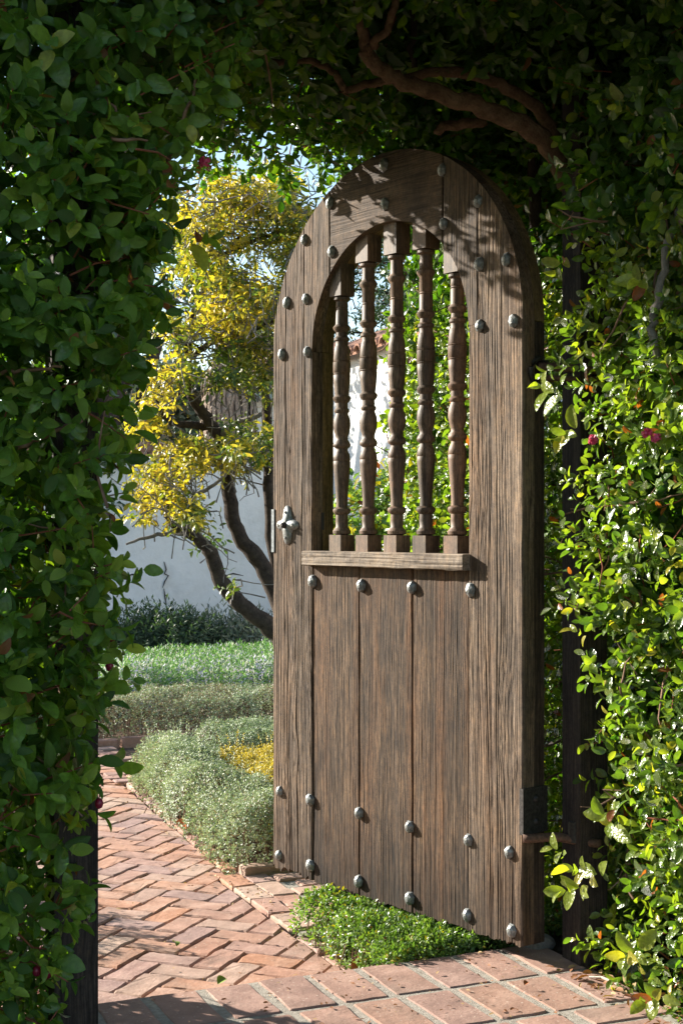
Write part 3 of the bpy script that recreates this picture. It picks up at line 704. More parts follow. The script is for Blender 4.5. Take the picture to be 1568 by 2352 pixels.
# ================================================================== HEDGES
def smoothn(s, t, z, sc, seed): return vn(s*sc+z*1.7*sc, t*sc-z*sc*.6, seed)
zl = [-.2, .1, .63, 1.11, 1.5, 1.96, 2.2, 2.45]; sl = [.60, .63, .70, .74, .80, .875, .98, 1.25]
zr = [-.2, .1, .5, .9, 1.15, 1.7, 2.1, 2.45]; sr = [2.16, 2.17, 2.15, 2.13, 2.07, 2.08, 2.05, 1.95]
def inside(s, t, z):
    nb = .05*smoothn(s, t, z, 3.1, 1)+.03*smoothn(s, t, z, 8, 2)
    L_ = np.interp(z, zl, sl)+nb
    Rn = np.interp(z, zr, sr)-nb
    Rr = np.where(t > 3.24, np.where(t > 3.5, 2.30, 2.27), Rn)-nb*.6
    Rr = np.where(z > 2.2, np.minimum(Rr, Rn+.15), Rr)
    L2 = np.where((t > 3.18) & (z < 1.6), np.minimum(L_, .665+.05*z), L_)
    und = 2.41+.05*smoothn(s, t, z*0, 2.5, 5)+.04*smoothn(s, t, z*0, 7, 6)-.05*np.clip((s-1.9)/.3, 0, 1)+.10*np.clip((3.85-t)/.2, 0, 1)-.03
    opening = (s > L2) & (s < Rr) & (z < und)
    front = 2.86+nb+np.where(s > 1.6, -.14, 0); front = np.where(s > 2.42, .4, np.where((s > 1.0) & (z > 2.42), 1.0, front))  # unseen hedge and canopy added toward the camera to cut sky light
    back = np.where(s < 1.0, 4.02, np.where(s < 2.28, 4.47, 4.85))+nb
    return (t > front) & (t < back) & (z > -.12) & (z < 3.3) & (~opening) & (s > -.5) & (s < 3.3)
def sample(n):
    a = np.stack([R.uniform(-.5, 3.3, n), R.uniform(.35, 4.95, n), R.uniform(-.12, 3.3, n)], 1)
    return a[inside(a[:, 0], a[:, 1], a[:, 2])]
dirs = np.array([(0, -1, 0), (1, 0, 0), (-1, 0, 0), (0, 0, -1), (0, 1, 0), (0, 0, 1)], float)
def classify(a, delta):
    out = np.zeros((len(a), 3))
    for d in dirs:
        q = a+d*delta; o = ~inside(q[:, 0], q[:, 1], q[:, 2]); out[o] += d
    return out
cand = sample(460000)
nv_ = classify(cand, .10); shell = np.linalg.norm(nv_, axis=1) > .5
deep = cand[~shell]; deep = deep[R.uniform(size=len(deep)) < np.where(deep[:, 2] > 2.3, np.where(deep[:, 1] > 3.9, .55, .3), .15)*np.where(deep[:, 1] < 2.6, .5, 1)]
sh = cand[shell]; shn = nv_[shell]
# only the far shell (back and top, unseen) is thinned
vis = (shn[:, 1] < -.5) | (np.abs(shn[:, 0]) > .5) | (shn[:, 2] < -.5) | ((shn[:, 1] > .5) & (sh[:, 0] > 1.0))
keep = R.uniform(size=len(sh)) < np.where(vis, .44, .2)*np.where(sh[:, 1] < 2.55, .35, np.where((sh[:, 0] > 1.9) & (sh[:, 2] < 2.3), 2.2, np.where(sh[:, 0] < 1.3, 1.5, 1)))*np.where((sh[:, 2] > 2.2) & (shn[:, 1] > .5), 1.9, 1)
sh, shn = sh[keep], shn[keep]
print('sprigs', len(sh), len(deep))
def which(a): return np.where(a[:, 2] > 2.28, 1, np.where(a[:, 0] < 1.45, 0, 2))
names = [('clipped hedge of large glossy dark leaves filling the left side of the picture', 'hedge'),
         ('shaded leafy hedge growing over the gate as an arch, with bare branches below', 'hedge'),
         ('hedge of glossy leaves right of the gate, sunlit and broken by bare twigs', 'hedge')]
HB = [W(.2, 3.5, 0), W(1.5, 3.7, 2.4), W(2.6, 3.5, 0)]
hedges = [empty('hedge', HB[i], 0, label=names[i][0], cat=names[i][1]) for i in range(3)]
tplv = [T_big(.06, .10, .25), T_big(.1, .06, .29, -.1), T_big(.03, .14, .23), T_big(.12, .08, .27, -.2), T_big(-.03, .12, .26), T_big(.05, .02, .30)]
def leaf_meshes(n, mat, yel=.08, red=.05, lo=0, hi=1):
    out = []
    for i in range(n):
        V0, Fc, rib = tplv[i % len(tplv)]; tt = np.zeros((len(V0), 4)); r = .0 if i == 17 else (yel+.01 if i == 9 else 1)
        tt[:, 0] = lo+(hi-lo)*(i+.5)/n; tt[:, 1] = .5 if r < yel else (1 if r < yel+red else 0); tt[:, 2] = rib; tt[:, 3] = 1
        flat = [q for f in Fc for q in f]; tot = [len(f) for f in Fc]
        me = npmesh('leaf', V0, flat, np.concatenate([[0], np.cumsum(tot)[:-1]]), tot, tt, True); me.materials.append(mat); out.append(me)
    return out
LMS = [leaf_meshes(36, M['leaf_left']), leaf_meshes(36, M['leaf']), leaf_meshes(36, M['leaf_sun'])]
camp = np.array([0, 0, EYE])
for hi_ in range(3):
    H = hedges[hi_]; org_ = np.array(HB[hi_])
    a = sh[which(sh) == hi_]; nrm = shn[which(sh) == hi_]; dp = deep[which(deep) == hi_]
    wa = st2w(a); wn_ = st2w(nrm)
    ax = norm(wn_)*1.0+np.array([0, 0, .35 if hi_ != 1 else -.1])+R.normal(0, .5, wa.shape)
    lsz = (.052, .05, .040)[hi_]
    wa = wa+norm(wn_)*R.uniform(-.04, .015, (len(wa), 1))
    pos, D, Nn, sz = sprigs(wa, ax, 6, .011, lsz)
    # clumps of larger and smaller leaves
    sz = sz*(1+.22*vn(pos[:, 0]*4+pos[:, 2]*3, pos[:, 1]*4-pos[:, 2]*5, 77))
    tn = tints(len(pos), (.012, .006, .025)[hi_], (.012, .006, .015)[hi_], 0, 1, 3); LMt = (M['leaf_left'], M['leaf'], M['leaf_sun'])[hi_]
    # leaves shown largest become objects of their own
    d = np.linalg.norm(pos-camp, axis=1); X = pos[:, 0]/pos[:, 1]; Zr = (pos[:, 2]-EYE)/pos[:, 1]
    inview = (np.abs(X) < .245) & (Zr > -.355) & (Zr < .375)
    facing = np.abs(np.sum(norm(Nn)*norm(pos-camp), 1))
    # keep those nearest the eye inside their own little screen cell: they are in front
    key = (np.round(X/.0125).astype(int)*1000+np.round(Zr/.0125).astype(int))
    order = np.argsort(d); seen = {}
    pick = []
    for i in order:
        if not inview[i] or facing[i] < .35: continue
        if seen.get(key[i], 0) >= 1: continue
        seen[key[i]] = 1; pick.append(i)
    pick = np.array(pick); score = sz[pick]/d[pick]*facing[pick]; pick = pick[np.argsort(-score)][:300]
    mask = np.ones(len(pos), bool); mask[pick] = False
    up_ = mask & (pos[:, 2] > 1.95)
    if hi_ == 2: cloud('foliage', pos[up_]-org_, D[up_], Nn[up_], sz[up_]*1.2, tn[up_], BIG, M['leaf'], H, kind='stuff'); mask = mask & (pos[:, 2] <= 1.95)  # shaded upper leaves take the darker copy; that shade is in the colour
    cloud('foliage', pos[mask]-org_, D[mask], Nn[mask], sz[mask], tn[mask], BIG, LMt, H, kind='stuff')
    Dn = norm(D); N2 = norm(Nn-np.sum(Nn*Dn, 1, keepdims=True)*Dn); B2 = np.cross(N2, Dn)
    for i in pick:
        o = bpy.data.objects.new('leaf', LMS[1 if hi_ == 2 and pos[i][2] > 1.95 else hi_][rnd.randrange(36)]); COL.objects.link(o); o.parent = H
        mt = Matrix(((Dn[i][0], B2[i][0], N2[i][0], pos[i][0]-org_[0]), (Dn[i][1], B2[i][1], N2[i][1], pos[i][1]-org_[1]), (Dn[i][2], B2[i][2], N2[i][2], pos[i][2]-org_[2]), (0, 0, 0, 1)))
        s_ = float(sz[i]); o.matrix_local = mt @ Matrix.Diagonal((s_, s_, s_, 1))
    # inner leaves
    wd = st2w(dp); axd = R.normal(0, 1, wd.shape)+np.array([0, 0, .3])
    p2_, D2, N2_, s2 = sprigs(wd, axd, 6, .02, .068)
    cloud('inner_foliage', p2_-org_, D2, N2_, s2, tints(len(p2_), .006, .006, 0, .8, 6), MID, M['leaf'], H, kind='stuff')
    # twigs: short stalk behind each sprig, plus longer bare twigs
    tw = MB(); q = R.permutation(len(wa))[:900]
    axn = norm(ax)
    for i in q:
        p0 = wa[i]-org_-axn[i]*.09; tw.tube([p0+R.normal(0, .012, 3), wa[i]-org_-axn[i]*.04, wa[i]-org_+axn[i]*.05], [.0024, .002, .0012], 4)
    tw.build('twigs', M['redtwig'], H, kind='stuff')
    tw = MB(); q = R.permutation(len(wa))[:(90, 45, 520)[hi_]]
    for i in q:
        p = wa[i]-org_; dv_ = norm((R.normal(0, 1, 3)-np.array([0, 0, 0])-1.1*norm(wn_[i])*np.dot(R.normal(0, .3, 3), norm(wn_[i])))[None])[0]; pts = [p.copy()]
        for s_ in range(5): dv_ = norm((dv_+R.normal(0, .25, 3))[None])[0]; pts.append(pts[-1]+dv_*R.uniform(.025, .06))
        tw.tube(pts, [.0038, .0034, .003, .0026, .002, .0014], 5)
        if hi_ == 2: tw.tube([pts[2], pts[2]+R.normal(0, .03, 3), pts[2]+R.normal(0, .05, 3)], [.002, .0016, .001], 4)
    tw.build('bare_twigs', M['twig'], H, kind='stuff')
# named sprays of leaves that stand off the right hedge
def spray(px, py, Y, n, axis, size, lo=.6):
    p, D, Nn, sz = sprigs(np.array([P(px, py, Y)]), np.array([axis], float), n, .012, size, 85, 30)
    return p, D, Nn, sz
acc = [spray(*a) for a in [(1290, 910, 3.5, 7, (-.8, -.3, .3), .062), (1320, 985, 3.48, 6, (-.6, -.5, -.3), .06), (1300, 590, 3.7, 6, (-.6, -.2, -.7), .055), (1380, 2010, 3.45, 8, (-.9, -.2, .2), .06), (1350, 2035, 3.4, 7, (-.9, -.3, -.1), .058),
                           (1300, 1960, 3.5, 4, (-.8, 0, .3), .045), (1410, 1900, 3.4, 7, (-.4, -.5, .4), .06), (1345, 1460, 3.6, 4, (-.7, 0, .3), .04), (1470, 2180, 3.3, 8, (-.5, -.6, 0), .06), (1520, 2290, 3.2, 8, (-.5, -.6, .1), .06), (1480, 650, 3.5, 7, (-.4, -.7, 0), .07), (1440, 230, 3.5, 5, (-.6, -.5, -.4), .055)]]
org_ = np.array(HB[2]); k_ = 0
pp = np.concatenate([a[0] for a in acc]); DD = np.concatenate([a[1] for a in acc]); NN = np.concatenate([a[2] for a in acc]); SS = np.concatenate([a[3] for a in acc])
cloud('leaf_spray', pp-org_, DD, NN+np.array([-.4, -.6, .3]), SS, tints(len(pp), .15, .02, .6, 1), BIG, M['leaf_sun'], hedges[2], kind='stuff')
acc = [spray(*a) for a in [(470, 230, 3.1, 6, (.5, -.5, 0), .07), (425, 270, 3.05, 5, (.2, -.6, -.4), .062), (318, 1308, 3.2, 2, (1, -.2, 0), .055), (262, 1565, 3.1, 5, (.9, -.3, .1), .052), (230, 1750, 3.1, 5, (.8, -.3, -.1), .06), (205, 1600, 3.05, 7, (.6, -.6, .4), .07), (150, 2050, 3.0, 6, (.6, -.6, .1), .065), (110, 2200, 3.0, 6, (.5, -.7, .2), .07),
                           (60, 470, 2.95, 6, (.1, -.8, .3), .062), (300, 320, 3.0, 7, (.2, -.8, .2), .062), (120, 130, 2.9, 6, (.1, -.8, .2), .062), (440, 560, 3.15, 5, (.9, -.3, .2), .065)]]
org_ = np.array(HB[0])
pp = np.concatenate([a[0] for a in acc]); DD = np.concatenate([a[1] for a in acc]); NN = np.concatenate([a[2] for a in acc]); SS = np.concatenate([a[3] for a in acc])
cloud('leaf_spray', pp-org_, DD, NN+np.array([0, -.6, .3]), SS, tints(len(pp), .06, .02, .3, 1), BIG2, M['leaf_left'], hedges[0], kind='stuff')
# branches under the arch
def branch(par, origin, pts, rad, mat, name='branch', n=9, sub=5, wob=.006):
    P3 = [np.array(P(*p)) for p in pts]; out = []; rr = []
    for i in range(len(P3)-1):
        p0, p1_, p2_, p3 = P3[max(i-1, 0)], P3[i], P3[i+1], P3[min(i+2, len(P3)-1)]
        for k_ in range(sub):
            q = k_/sub; out.append(.5*((2*p1_)+(-p0+p2_)*q+(2*p0-5*p1_+4*p2_-p3)*q*q+(-p0+3*p1_-3*p2_+p3)*q**3)+R.normal(0, wob, 3)*.5)
            rr.append((rad[i]*(1-q)+rad[i+1]*q)*R.uniform(.95, 1.06))
    out.append(P3[-1]); rr.append(rad[-1])
    m_ = MB(); m_.tube([o-np.array(origin) for o in out], rr, n); return m_.build(name, mat, par, smooth=True)
O1 = HB[1]
branch(hedges[1], O1, [(1300, 420, 3.98), (1270, 350, 3.92), (1190, 285, 3.85), (1090, 240, 3.8), (1000, 215, 3.76), (910, 182, 3.72), (860, 150, 3.68), (836, 110, 3.64)], [.028, .028, .026, .024, .022, .020, .019, .018], M['redbark'])
branch(hedges[1], O1, [(840, 120, 3.64), (832, 60, 3.6), (822, 0, 3.55), (815, -60, 3.5)], [.017, .015, .013, .012], M['redbark'])
branch(hedges[1], O1, [(842, 112, 3.63), (880, 80, 3.58), (905, 20, 3.52), (920, -60, 3.48)], [.013, .010, .009, .008], M['redbark'])
branch(hedges[1], O1, [(1290, 400, 4.0), (1262, 290, 3.95), (1215, 235, 3.9), (1150, 195, 3.86), (1060, 168, 3.84), (985, 168, 3.82), (880, 188, 3.84), (795, 208, 3.86)], [.018, .018, .017, .016, .015, .013, .012, .010], M['redbark'])
branch(hedges[1], O1, [(795, 210, 3.86), (770, 170, 3.84), (710, 142, 3.82), (620, 140, 3.8), (520, 158, 3.78)], [.010, .010, .009, .008, .006], M['redbark'])
branch(hedges[1], O1, [(1000, 300, 4.0), (1060, 285, 3.98), (1115, 278, 3.97)], [.013, .015, .012], M['redbark'])
branch(hedges[1], O1, [(1228, 520, 4.35), (1225, 400, 4.3), (1222, 300, 4.25)], [.018, .019, .018], M['bark'])
branch(hedges[1], O1, [(945, -20, 3.9), (948, 90, 3.92), (950, 200, 3.95)], [.009, .009, .008], M['bark'])
for pts in ([(1568, 480, 3.45), (1530, 560, 3.45), (1515, 660, 3.46), (1495, 740, 3.47), (1510, 830, 3.47), (1530, 900, 3.5), (1545, 960, 3.5)],): branch(hedges[2], HB[2], pts, [.009, .010, .010, .011, .009, .007, .005], M['greybark'])
for pts, rr in (([(215, 110, 3.0), (222, 170, 2.98), (240, 225, 2.97), (285, 275, 2.97)], [.005, .005, .004, .003]), ([(130, 285, 2.97), (200, 310, 2.96), (290, 320, 2.95), (340, 322, 2.97)], [.004, .0045, .004, .002]), ([(385, 380, 3.05), (410, 300, 3.04), (440, 235, 3.03), (455, 160, 3.05)], [.006, .005, .004, .003]),
                ([(10, 1050, 2.95), (60, 1020, 2.95), (130, 990, 2.94), (190, 965, 2.93)], [.007, .007, .005, .004]), ([(0, 860, 2.95), (60, 850, 2.95), (140, 842, 2.94)], [.004, .004, .003])):
    branch(hedges[0], HB[0], pts, rr, M['twig'], n=6)
# berries
for (px, py, Y, hi_) in ((258, 1462, 3.05, 0), (228, 1468, 3.05, 0), (252, 1530, 3.05, 0), (228, 1845, 3.0, 0), (85, 2230, 2.95, 0), (110, 2235, 2.95, 0)):
    m_ = MB(); c = np.array(P(px, py, Y))-np.array(HB[hi_]); m_.lathe([(.001, -.012), (.007, -.009), (.0095, 0), (.007, .008), (.003, .011)], 10)
    m_.tube([(0, 0, .01), (.002, .002, .03), (.008, .01, .05)], .0012, 4)
    o = m_.build('berry', M['berry'], hedges[hi_], smooth=True); o.location = c
for (px, py, Y, hi_) in ((470, 372, 3.1, 0), (1505, 1005, 3.35, 2), (1485, 995, 3.36, 2), (1360, 1010, 3.5, 2)):
    m_ = MB(); c = np.array(P(px, py, Y))-np.array(HB[hi_])
    for i in range(26):
        d_ = norm(R.normal(0, 1, (1, 3)))[0]; m_.tube([(0, 0, 0), tuple(d_*.007), tuple(d_*.013)], [.0015, .002, .004], 4)
    o = m_.build('flower', M['petalred'] if 'petalred' in M else M['berry'], hedges[hi_]); o.location = c
# ================================================================== GARDEN PLANTS
def bumpy(s, t, seed, sc=5): return vn(s*sc, t*sc, seed)*.6+vn(s*sc*2.3, t*sc*2.3, seed+1)*.4
def mound(name, label, cat, poly_st, h, mat, n, leaf, tpl=SMALL, nleaf=5, seed=0, amp=.05, edge=.12, yel=.0, red=0, upb=.6, spikes=0, spk=.1, lo=0, hi=1, twigm=None, group=None, side=.4, spc=.35):
    "a clipped low planting: leaves on sprigs over a bumpy rounded body"
    poly = np.array(poly_st, float); c = poly.mean(0); root = empty(name, W(c[0], c[1], -.13), 0, label=label, cat=cat, group=group)
    org_ = np.array(root.location)
    mn, mx = poly.min(0), poly.max(0)
    q = R.uniform(mn, mx, (n*3, 2))
    dist = np.full(len(q), 9.)
    for i in range(len(poly)):
        a, b2 = poly[i], poly[(i+1) % len(poly)]; e = b2-a; nn_ = np.array([-e[1], e[0]])/np.linalg.norm(e)
        if (c-a)@nn_ < 0: nn_ = -nn_
        dist = np.minimum(dist, (q-a)@nn_+.04*bumpy(q[:, 0], q[:, 1], seed+7, 4))
    ok = dist > 0; q = q[ok][:n]; dist = dist[ok][:n]
    top = h*np.sqrt(np.clip(1-(1-np.clip(dist/edge, 0, 1))**2, 0, 1))*.9+h*.1+amp*bumpy(q[:, 0], q[:, 1], seed)
    r = R.uniform(size=len(q))
    z = np.where(r < side, top*R.uniform(.05, 1, len(q)), top*(1-.12*R.uniform(size=len(q))**2))
    a = np.stack([q[:, 0], q[:, 1], z-.13], 1)
    # outward
    eps = .03
    gx = (bumpy(q[:, 0]+eps, q[:, 1], seed)-bumpy(q[:, 0]-eps, q[:, 1], seed))*amp/(2*eps)
    gy = (bumpy(q[:, 0], q[:, 1]+eps, seed)-bumpy(q[:, 0], q[:, 1]-eps, seed))*amp/(2*eps)
    out = (q-c); out = out/np.maximum(np.linalg.norm(out, axis=1, keepdims=True), .01)*(np.clip(1-dist/edge, 0, 1))[:, None]
    ax = np.stack([out[:, 0]-gx, out[:, 1]-gy, np.full(len(q), upb)], 1)+R.normal(0, .35, (len(q), 3))
    p, D, Nn, sz = sprigs(st2w(a), st2w(ax), nleaf, leaf*spc, leaf)
    keep = p[:, 2] > -.15; 
    tn = tints(len(p), 0, 0, lo, hi, nleaf)
    # patches of dry or flowering sprigs follow their own noise
    if yel:
        pn = vn(p[:, 0]*5, p[:, 1]*5, seed+20)*.5+.5; m2 = R.uniform(size=len(p)) < yel*pn*2; tn[m2, 1] = .5
    if red: tn[R.uniform(size=len(p)) < red, 1] = 1
    cloud('leaves', p[keep]-org_, D[keep], Nn[keep], sz[keep], tn[keep], tpl, mat, root, smooth=False, kind='stuff')
    m_ = MB(); idx = R.permutation(len(q))[:min(500, n//6)]
    wv_ = st2w(a)
    for i in idx:
        tp = wv_[i]-org_; bs = np.array([tp[0]+R.normal(0, .03), tp[1]+R.normal(0, .03), .0]); m_.tube([bs, (bs+tp)/2+R.normal(0, .01, 3), tp], [.003, .002, .0012], 4)
    m_.build('stems', twigm or M['twig'], root, kind='stuff')
    if spikes:
        qi = R.permutation(len(q))[:spikes]; b0 = st2w(np.stack([q[qi, 0], q[qi, 1], top[qi]-.15], 1)); axs = np.array([0, 0, 1.])+R.normal(0, .22, (spikes, 3))
        p, D, Nn, sz = sprigs(b0, axs, 16, spk/10, leaf*.9, 60, 30)
        tn = tints(len(p), .0, 0, .4, 1, 16)
        if yel: tn[R.uniform(size=len(p)) < yel*.5, 1] = .5
        cloud('shoots', p-org_, D, Nn, sz, tn, tpl, mat, root, smooth=False, kind='stuff')
    return root
mound('thyme_border', 'silvery green thyme border clipped low along the brick path, left of the gate', 'shrub', [(1.78, 5.07), (2.75, 5.07), (2.75, 5.45), (2.15, 5.45), (2.2, 6.5), (1.93, 6.8), (1.89, 6.6)], .27, M['thyme'], 1, .012) if False else None
mound('thyme_border', 'silvery green thyme mound along the brick path, nearest the free edge of the gate', 'shrub', [(1.715, 5.02), (2.12, 5.02), (2.20, 7.05), (1.86, 7.05)], .27, M['thyme'], 10500, .015, seed=1, yel=.12, amp=.085, spikes=160, spk=.07, group='thyme borders')
mound('thyme_border', 'silvery green thyme strip in front of the golden thyme, behind the gate edge', 'shrub', [(2.10, 5.07), (2.9, 5.07), (2.9, 5.32), (2.10, 5.32)], .15, M['thyme'], 3500, .0125, seed=4, yel=.1, amp=.04, group='thyme borders')
mound('thyme_border', 'green thyme strip across the back of the golden thyme', 'shrub', [(2.16, 6.5), (3.1, 6.5), (3.1, 7.05), (2.18, 7.05)], .30, M['thyme'], 6000, .014, seed=8, yel=.05, lo=0, hi=.8, amp=.07, group='thyme borders')
mound('golden_thyme', 'golden yellow thyme clump enclosed by the silvery thyme borders', 'shrub', [(2.04, 5.3), (2.9, 5.3), (2.9, 6.42), (2.10, 6.42)], .26, M['ythyme'], 8000, .016, seed=12, amp=.06, spikes=120, spk=.07)
mound('thyme_border', 'long grey thyme band with brown dry stems beyond the end of the brick path', 'shrub', [(.6, 8.38), (4.2, 8.38), (4.2, 9.1), (.6, 9.1)], .25, M['thyme'], 15000, .015, seed=15, yel=.35, amp=.07, spikes=90, spk=.08, lo=0, hi=.85, group='thyme borders')
mound('rosemary_hedge', 'bright green rosemary row with pale lilac flowers behind the grey thyme band', 'shrub', [(.6, 9.5), (4.6, 9.5), (4.6, 10.6), (.6, 10.6)], .21, M['rosemary'], 6500, .042, tpl=T_small(.13, .02), nleaf=9, seed=18, yel=.26, amp=.10, spikes=500, spk=.09, upb=1.6, spc=.4)
mound('rosemary_hedge', 'second rosemary row of upright shoots, farther back near the dark shrub', 'shrub', [(.6, 11.1), (5.0, 11.1), (5.0, 11.9), (.6, 11.9)], .17, M['rosemary'], 5200, .046, tpl=T_small(.12, .02), nleaf=8, seed=24, yel=.10, amp=.08, spikes=400, spk=.09, upb=1.8, spc=.4, lo=0, hi=.9)
mound('box_plant', 'small bright green box plant under the gate beside the brick landing', 'shrub', [(1.675, 3.535), (2.34, 3.535), (2.34, 4.24), (1.675, 4.24)], .15, M['box'], 7500, .018, tpl=MID, seed=30, yel=.04, red=.004, amp=.025, edge=.05)
def shrub(name, label, cat, c, rad, mat, n, leaf, tpl, nleaf=7, mode=0, **kw):
    root = empty(name, (c[0], c[1], c[2]-rad[2]), 0, label=label, cat=cat, group=kw.get('group')); org_ = np.array(root.location)
    v = norm(R.normal(size=(n, 3))); 
    if mode: v[:, 2] = np.abs(v[:, 2])
    k_ = R.uniform(.25, 1, n)**.5*(1+.16*vn(v[:, 0]*3+5, v[:, 1]*3+v[:, 2]*3, 5))
    p0 = np.array(c)+v*np.array(rad)*k_[:, None]
    ax = v+np.array([0, 0, .7])+R.normal(0, .4, (n, 3))
    p, D, Nn, sz = sprigs(p0, ax, nleaf, leaf*kw.get('spc', .3), leaf)
    cloud('leaves', p-org_, D, Nn, sz, tints(len(p), kw.get('yel', 0), kw.get('red', 0), kw.get('lo', 0), kw.get('hi', 1), nleaf), tpl, mat, root, smooth=True, kind='stuff')
    m_ = MB()
    for i in range(14):
        e = p0[i]-org_; m_.tube([(R.normal(0, .03), R.normal(0, .03), -.05), e*.5+R.normal(0, .03, 3), e], [.012, .008, .004], 5)
    m_.build('stem', M['bark'], root, kind='stuff'); return root
shrub('dark_shrub', 'dark green rounded shrub at the foot of the white garden wall', 'shrub', P(378, 1522, 13.2), (.62, .5, .40), M['dull'], 2600, .07, NEEDLE and T_small(.15, .03), 9)
shrub('grey_shrub', 'low grey green spiky shrub at the foot of the wall, right of the dark shrub', 'shrub', P(530, 1530, 13.4), (.6, .4, .36), M['bluegrey'], 900, .10, T_small(.12, .03), 9)
shrub('grey_shrub', 'low pale leaved plant at the wall foot, next to the gate edge', 'shrub', P(625, 1540, 13.0), (.25, .3, .25), M['bluegrey'], 160, .10, T_small(.12, .03), 9, lo=.5)
shrub('leafy_bush', 'green bush seen low behind the spindles of the gate', 'shrub', P(900, 1290, 7.4), (.42, .4, .42), M['box'], 700, .07, MID, 6, yel=.1, red=.03)
shrub('low_bush', 'low bush left of the brick path behind the left hedge', 'shrub', W(.35, 5.35, .1), (.34, .35, .32), M['box'], 700, .03, SMALL, 7)
shrub('leafy_bush', 'yellow green bush behind the right spindles of the gate', 'shrub', P(1048, 1000, 5.9), (.14, .2, 1.15), M['box'], 900, .075, MID, 6, yel=.25, red=.03, lo=.4)
# ================================================================== CITRUS TREE
ct = empty('citrus_tree', P(660, 1600, 11), 0, label='citrus tree with yellow green leaves and leaning dark trunks before the white wall', cat='tree'); CO = np.array(ct.location)
def cbr(pts, rad, mat=None, name='limb'): return branch(ct, CO, pts, rad, mat or M['bark'], name, 9, 5, .012)
cbr([(690, 1560, 11), (655, 1480, 11), (610, 1432, 10.95), (555, 1388, 10.9), (510, 1335, 10.85), (482, 1270, 10.8), (452, 1236, 10.75), (412, 1212, 10.7), (385, 1180, 10.6), (395, 1120, 10.5)], [.14, .085, .068, .062, .060, .055, .042, .035, .03, .02], name='trunk')
cbr([(700, 1570, 11.1), (668, 1450, 11.1), (625, 1345, 11.1), (588, 1278, 11.1), (545, 1218, 11.1), (527, 1140, 11.1), (520, 1080, 11.1), (503, 1005, 11.1), (468, 952, 11), (438, 900, 11), (431, 830, 11), (440, 740, 11), (475, 650, 10.9), (515, 590, 10.9), (560, 530, 10.8)], [.15, .085, .068, .066, .06, .055, .052, .05, .045, .042, .038, .033, .026, .02, .012], None, name='trunk')
cbr([(640, 1330, 11.2), (620, 1200, 11.2), (618, 1060, 11.2), (612, 960, 11.1), (600, 860, 11.1), (560, 760, 11), (540, 660, 11)], [.05, .045, .045, .04, .03, .02, .012])
cbr([(452, 1236, 10.75), (400, 1222, 10.7), (350, 1232, 10.7), (290, 1250, 10.6)], [.026, .018, .014, .008], M['greybark'])
cbr([(503, 1005, 11.1), (545, 975, 11), (600, 950, 10.9)], [.032, .025, .018], M['greybark'])
cbr([(480, 980, 11.1), (430, 975, 11), (385, 965, 10.8), (360, 920, 10.6)], [.035, .028, .02, .01])
cbr([(415, 1215, 10.7), (440, 1150, 10.6), (480, 1120, 10.5), (530, 1080, 10.4)], [.025, .018, .014, .008], M['greybark'])
cbr([(431, 830, 11), (480, 790, 10.9), (540, 770, 10.8), (620, 740, 10.7), (690, 700, 10.7)], [.03, .024, .02, .014, .008])
cbr([(515, 590, 10.9), (590, 550, 10.8), (650, 530, 10.7), (700, 500, 10.7)], [.018, .014, .01, .006])
cbr([(600, 860, 11.1), (640, 800, 11), (700, 760, 11)], [.02, .014, .008])
blobs = [(555, 455, 105, 52, 150, .85), (640, 450, 60, 40, 60, .75), (620, 540, 110, 75, 120, .5), (500, 540, 85, 62, 110, .8), (455, 600, 55, 80, 80, .6), (430, 520, 50, 60, 45, .7), (690, 480, 45, 45, 40, .7), (700, 570, 45, 60, 45, .5), (530, 650, 100, 70, 110, .45), (600, 700, 105, 62, 170, .8), (520, 745, 85, 50, 120, .85), (680, 620, 60, 70, 60, .55), (440, 740, 55, 60, 60, .5), (580, 800, 90, 55, 110, .35), (660, 770, 60, 60, 60, .3), (450, 850, 45, 60, 40, .35),
         (560, 880, 80, 40, 70, .15), (380, 900, 45, 60, 75, .9), (350, 990, 35, 50, 45, .7), (400, 1080, 70, 50, 115, .8), (490, 1055, 85, 45, 120, .75), (560, 1040, 60, 35, 60, .6), (385, 1150, 62, 42, 85, .9), (450, 1195, 45, 28, 45, .5), (480, 1240, 22, 22, 10, .05), (560, 1000, 60, 30, 30, .35), (615, 1060, 28, 60, 20, .1), (625, 900, 45, 60, 40, .4), (700, 520, 50, 50, 35, .5), (540, 1350, 12, 18, 5, .0), (330, 1200, 25, 20, 12, .8), (730, 660, 40, 60, 30, .4)]
pb = []; yb = []
for (x, y, rx, ry, n, yv) in blobs:
    n = int(n*.98); nc = max(2, n//9); cc = norm(R.normal(size=(nc, 3)))*(R.uniform(0, 1, (nc, 1))**.5); v = cc[R.randint(nc, size=n)]+R.normal(0, .19, (n, 3))
    Y0 = 10.75 if y > 500 else 10.6
    for i in range(n): pb.append(P(x+v[i, 0]*rx, y+v[i, 1]*ry, Y0+v[i, 2]*.75)); yb.append(yv)
pb = np.array(pb); yb = np.array(yb)
ax = R.normal(0, .6, pb.shape)+np.array([-.2, -.1, .45])
p, D, Nn, sz = sprigs(pb, ax, 8, .022, .072, 95, 45)
D[:, 2] -= .35
yl = yb.repeat(8); tn = np.zeros((len(p), 2)); tn[:, 0] = np.clip(yl*.62+R.normal(0, .17, len(pb)).repeat(8)+R.normal(0, .12, len(p))+.06, 0, 1)
cloud('crown', p-CO, D, Nn, sz, tn, CIT, M['citrus'], ct, kind='stuff')
m_ = MB()
